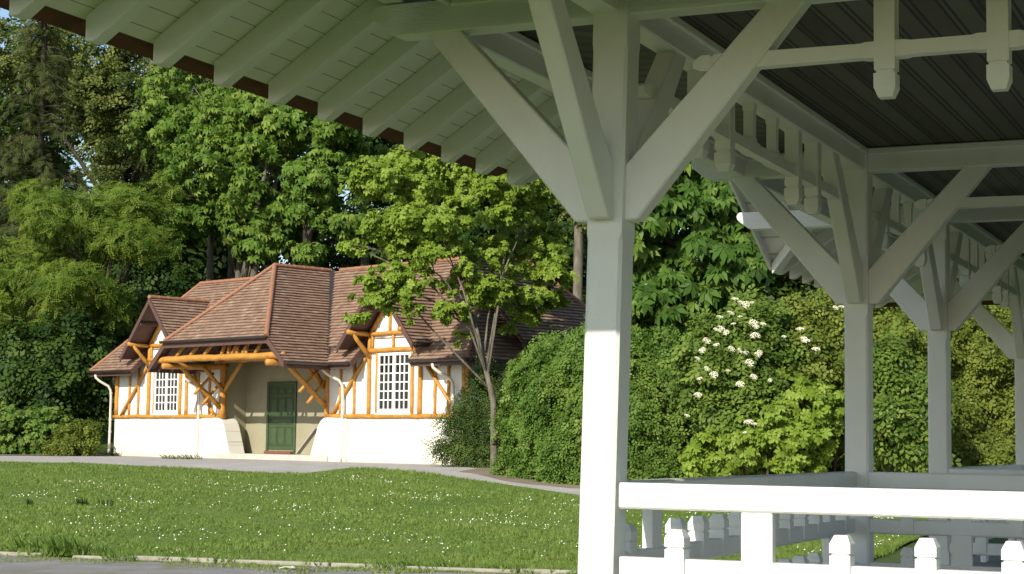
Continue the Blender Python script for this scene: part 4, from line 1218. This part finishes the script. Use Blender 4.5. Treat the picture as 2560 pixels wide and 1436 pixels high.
# ---- grass, daisies and weeds
def grass():
    n = 170000
    X = rng.uniform(-14.5, 7.2, n); f_ = rng.random(n) ** 1.15
    yn = np.where(X < 3.4, 23.5 - (X + 6.87) * .2745, 20.68 + (X - 3.4) * 2.2); yf = np.interp(X, fx, fy)
    Y = yn + (yf - yn) * f_ - .10 * rng.random(n) ** 2 * (1 + np.sin(X * 2.7) + np.sin(X * 7.1 + 1))
    ok = (yf - yn) > .2
    X, Y = X[ok], Y[ok]
    # sparse weedy strip creeping out over the asphalt
    n2 = 15000
    X2 = rng.uniform(-9.5, 3.2, n2); w2 = rng.random(n2) ** 1.6 * (.75 + .35 * np.sin(X2 * 1.7) + .25 * np.sin(X2 * 4.9 + 2))
    keep = (np.sin(X2 * 9 + w2 * 14) + np.sin(X2 * 23 - w2 * 31) + rng.normal(0, .7, n2)) > .1
    X = np.concatenate([X, X2[keep]]); Y = np.concatenate([Y, (23.5 - (X2 + 6.87) * .2745 - .10 - np.abs(w2))[keep]])
    n = len(X); strip = np.arange(n) >= n - keep.sum()
    Z = gz_(X, Y) + np.where(strip, .004, .03)
    patch = np.sin(X * 1.3 + np.sin(Y * .9) * 2) * np.cos(Y * .8 + X * .3) + .5 * np.sin(X * 3.7 + Y * 2.9)
    near = np.clip(1 - (Y - np.where(X < 3.4, 23.5 - (X + 6.87) * .2745, 20.68)) / .8, 0, 1)
    hgt = (.042 + .014 * patch) * rng.uniform(.6, 1.4, n) + np.where(strip, -.012, near * rng.random(n) * .05)
    tv, tf = template([[(-.09, 0, 0), (.09, 0, 0), (.05 + dx, .6, .02 + dz), (dx * 1.6, 1.0, dz * 2)] if k else [(-.11, 0, 0), (.08, 0, 0), (.03, .6, 0), (.0, 1.0, .05)] for k, (dx, dz) in enumerate(((0, 0), (.28, .15), (-.3, -.12)))])
    # blades stand up: template y axis must be vertical, so give horizontal normals
    nr = rng.normal(size=(n, 3)); nr[:, 2] *= .25
    pos = np.stack([X, Y, Z], 1)
    nrm = unit(nr); upv = np.array([0, 0, 1.]) + rng.normal(size=(n, 3)) * .28
    y = unit(upv - nrm * np.sum(upv * nrm, 1, keepdims=True)); x = np.cross(y, nrm)
    B = np.stack([x, y, nrm], 1)
    V = pos[:, None] + np.maximum(hgt, .015)[:, None, None] * np.einsum('kj,njl->nkl', tv, B)
    k = len(tv); F = (tf[None] + (np.arange(n) * k)[:, None, None]).reshape(-1, 4)
    me = bpy.data.meshes.new('grass')
    me.vertices.add(n * k); me.vertices.foreach_set('co', V.reshape(-1).astype(np.float32))
    me.loops.add(len(F) * 4); me.loops.foreach_set('vertex_index', F.reshape(-1).astype(np.int32))
    me.polygons.add(len(F)); me.polygons.foreach_set('loop_start', (np.arange(len(F)) * 4).astype(np.int32)); me.polygons.foreach_set('loop_total', np.full(len(F), 4, np.int32))
    me.update(calc_edges=True); me.validate()
    a = me.attributes.new('tone', 'FLOAT', 'FACE'); a.data.foreach_set('value', np.repeat(np.clip(.5 + .16 * patch + strip * .25 + rng.normal(0, .16, n), 0, 1), len(tf)).astype(np.float32))
    me.materials.append(M['grass'])
    tag(link(bpy.data.objects.new('grass', me)), 'short mown grass of the sloping lawn', 'grass', None, 'stuff')
    # daisies in drifts
    n = 16000
    X = rng.uniform(-9, 6.5, n); f_ = rng.random(n)
    yn = np.where(X < 3.4, 23.5 - (X + 6.87) * .2745, 20.68 + (X - 3.4) * 2.2); yf = np.interp(X, fx, fy)
    Y = yn + .4 + (yf - yn - .4) * f_ * .86
    d = (np.sin(X * 1.9 + 2 * np.sin(Y * .7)) + np.sin(Y * 1.6 + X * .6) + .8 * np.sin(X * 4.3 - Y * 2.1) + .7 * np.sin(Y * 5.0 + X * 2.2))
    ok = (rng.random(n) < np.clip((d - .25) * .17, .02, .4)) & (yf - yn > 1)
    X, Y = X[ok], Y[ok]; n = len(X)
    tv = [(0, 0, 0)]
    hexa = [(math.cos(k * math.pi / 3), math.sin(k * math.pi / 3), .12) for k in range(6)]
    tv, tf = np.array(hexa), np.array([(0, 1, 2, 3), (0, 3, 4, 5)])
    pos = np.stack([X, Y, gz_(X, Y) + .075 + rng.uniform(0, .02, n)], 1)
    o = leaf_mesh('daisies', tv, tf, pos, np.array([-.25, -.6, 1]) + rng.normal(size=(n, 3)) * .3, rng.uniform(.007, .0125, n), np.full(n, .5), M['petal'])
    tag(o, 'white daisies scattered in drifts over the lawn', 'daisies', None, 'stuff')
grass()
def tuft(name, label, x, y, h, n, w, mat, group=None, tilt=.3):
    m = MB(); g = gz1(x, y)
    for i in range(n):
        a, b = random.uniform(-w, w), random.uniform(-w * .6, w * .6)
        ax, ay = random.uniform(-tilt, tilt) * h, random.uniform(-tilt, tilt) * h; hh = h * random.uniform(.6, 1.1); s = h * .045
        m.quad((a - s, b, 0), (a + s, b, 0), (a + s * .8 + ax * .5, b + ay * .5, hh * .6), (a + ax, b + ay, hh))
    o = m.build(name, M[mat], None, recalc=False); o.location = (x, y, g + .02)
    tag(o, label, 'plant', group); return o
def on_ground(px, py):
    for Y in np.arange(18, 62, .02):
        p = at(px, py, Y)
        if p.z <= gz1(p.x, Y): return p.x, Y
    return p.x, Y
lf = 'spent daffodil clumps in the lawn'
for px, py, n, w, lab in ((75, 1272, 34, .05, 'small dark clump of daffodil leaves farthest left in the lawn'), (205, 1270, 55, .09, 'widest dark clump of daffodil leaves, left part of the lawn'), (265, 1270, 26, .12, 'thin clump of daffodil leaves just right of the widest clump')):
    x, y = on_ground(px, py); tuft('daffodil_clump', lab, x, y, .16, n, w, 'darkleaf', lf)
wl = 'weeds at the foot of the cottage wall'
for i, (px, py, lab) in enumerate(((283, 1139, 'low weed at the left corner of the cottage plinth'), (425, 1146, 'small weed at the foot of the plinth under the left window'), (455, 1147, 'leafy weed near the second downpipe, left of another weed'), (485, 1147, 'yellow-green weed right beside the second downpipe foot'))):
    x, y = on_ground(px, py + 3); tuft('weed', lab, x, y, .16, 40, .22, 'yhedge', wl, 1.0)
for px, py, h, n, lab in ((70, 1385, .20, 90, 'grass tuft growing over the kerb at the far left'), (160, 1392, .26, 120, 'large grass tuft hiding a gap in the kerb'), (235, 1392, .18, 80, 'grass tuft right of the large one on the kerb'), (300, 1404, .12, 80, 'low grass tuft in front of the long kerb stone'), (990, 1425, .14, 70, 'grass tuft below the kerb near the middle of the photo'), (1090, 1428, .12, 60, 'low weedy tuft right of the middle kerb tuft'), (1255, 1432, .12, 60, 'grass tuft on the kerb closest to the nearest post')):
    x, y = on_ground(px, py); tuft('grass_tuft', lab, x, y, h, n, .22, 'grass', 'tufts along the kerb', .9)
# scraps on the asphalt
M['leafbrown'] = simple('dead_leaf', (.26, .10, .03), (.18, .07, .02), 20, .8, .2, 50)
for px, py, s, mat, lab, nm, cat in ((718, 1426, .10, 'petal', 'white paper scrap lying on the asphalt below the kerb', 'paper_scrap', 'litter'), (738, 1415, .07, 'leafbrown', 'dead orange leaf on the asphalt edge by the kerb', 'dead_leaf', 'leaf'), (765, 1432, .11, 'darkbark', 'short dark twig on the asphalt near the paper scrap', 'twig', 'twig'), (1418, 1300, .05, 'leafbrown', 'small orange leaf on the lawn beside the nearest post', 'dead_leaf', 'leaf')):
    x, y = on_ground(px, py); m = MB()
    if nm == 'twig': m.tube([(-s, 0, .012), (0, .03, .02), (s, 0, .015)], [.006, .008, .005], 6)
    else:
        m.poly_prism([(-s, -.4 * s, .01), (-.2 * s, -.6 * s, .03), (s, -.3 * s, .012), (.7 * s, .5 * s, .03), (-.5 * s, .5 * s, .015)], (0, 0, .006))
    o = m.build(nm, M[mat]); o.location = (x, y, gz1(x, y) + .012); tag(o, lab, cat)

# ------------------------------------------------------------------ sky, sun, camera
SUN_AZ, SUN_EL = 30., 30.        # degrees; azimuth measured behind the camera toward the left
w = bpy.data.worlds.new('World'); scene.world = w; w.use_nodes = True
nt = w.node_tree; nt.nodes.clear()
sky = nt.nodes.new('ShaderNodeTexSky'); sky.sky_type = 'NISHITA'; sky.sun_disc = False
sky.sun_elevation = R(SUN_EL); sky.sun_rotation = R(180 + SUN_AZ); sky.air_density = 1.; sky.dust_density = .6; sky.ozone_density = 1.
bg = nt.nodes.new('ShaderNodeBackground'); bg.inputs['Strength'].default_value = .135
ow = nt.nodes.new('ShaderNodeOutputWorld')
nt.links.new(sky.outputs[0], bg.inputs[0]); nt.links.new(bg.outputs[0], ow.inputs[0])
sd = bpy.data.lights.new('sun', 'SUN'); sd.energy = 5.; sd.angle = R(.53); sd.color = (1., .925, .80)
so = bpy.data.objects.new('sun', sd); link(so)
to_sun = Vector((-math.sin(R(SUN_AZ)) * math.cos(R(SUN_EL)), -math.cos(R(SUN_AZ)) * math.cos(R(SUN_EL)), math.sin(R(SUN_EL))))
so.rotation_euler = to_sun.to_track_quat('Z', 'Y').to_euler(); so.location = (-20, -30, 30)

cd = bpy.data.cameras.new('camera'); cam = bpy.data.objects.new('camera', cd); link(cam)
cd.sensor_width = 36; cd.lens = FPX / 2560 * 36; cd.clip_start = .1; cd.clip_end = 3000
rt, fw, up = Vector((1, 0, 0)), Vector((0, math.cos(PITCH), math.sin(PITCH))), Vector((0, -math.sin(PITCH), math.cos(PITCH)))
r2 = rt * math.cos(ROLL) + up * math.sin(ROLL); u2 = up * math.cos(ROLL) - rt * math.sin(ROLL)
mt = Matrix((r2, u2, -fw)).transposed().to_4x4(); mt.translation = (0, 0, EYE)
cam.matrix_world = mt
scene.camera = cam
vs = scene.view_settings
scene.display_settings.display_device = 'sRGB'
vs.view_transform = 'Standard'; vs.look = 'None'; vs.gamma = 1.; vs.use_curve_mapping = False; vs.exposure = .3
scene.render.engine = 'CYCLES'
scene.cycles.max_bounces = 8; scene.cycles.diffuse_bounces = 5; scene.cycles.transmission_bounces = 4
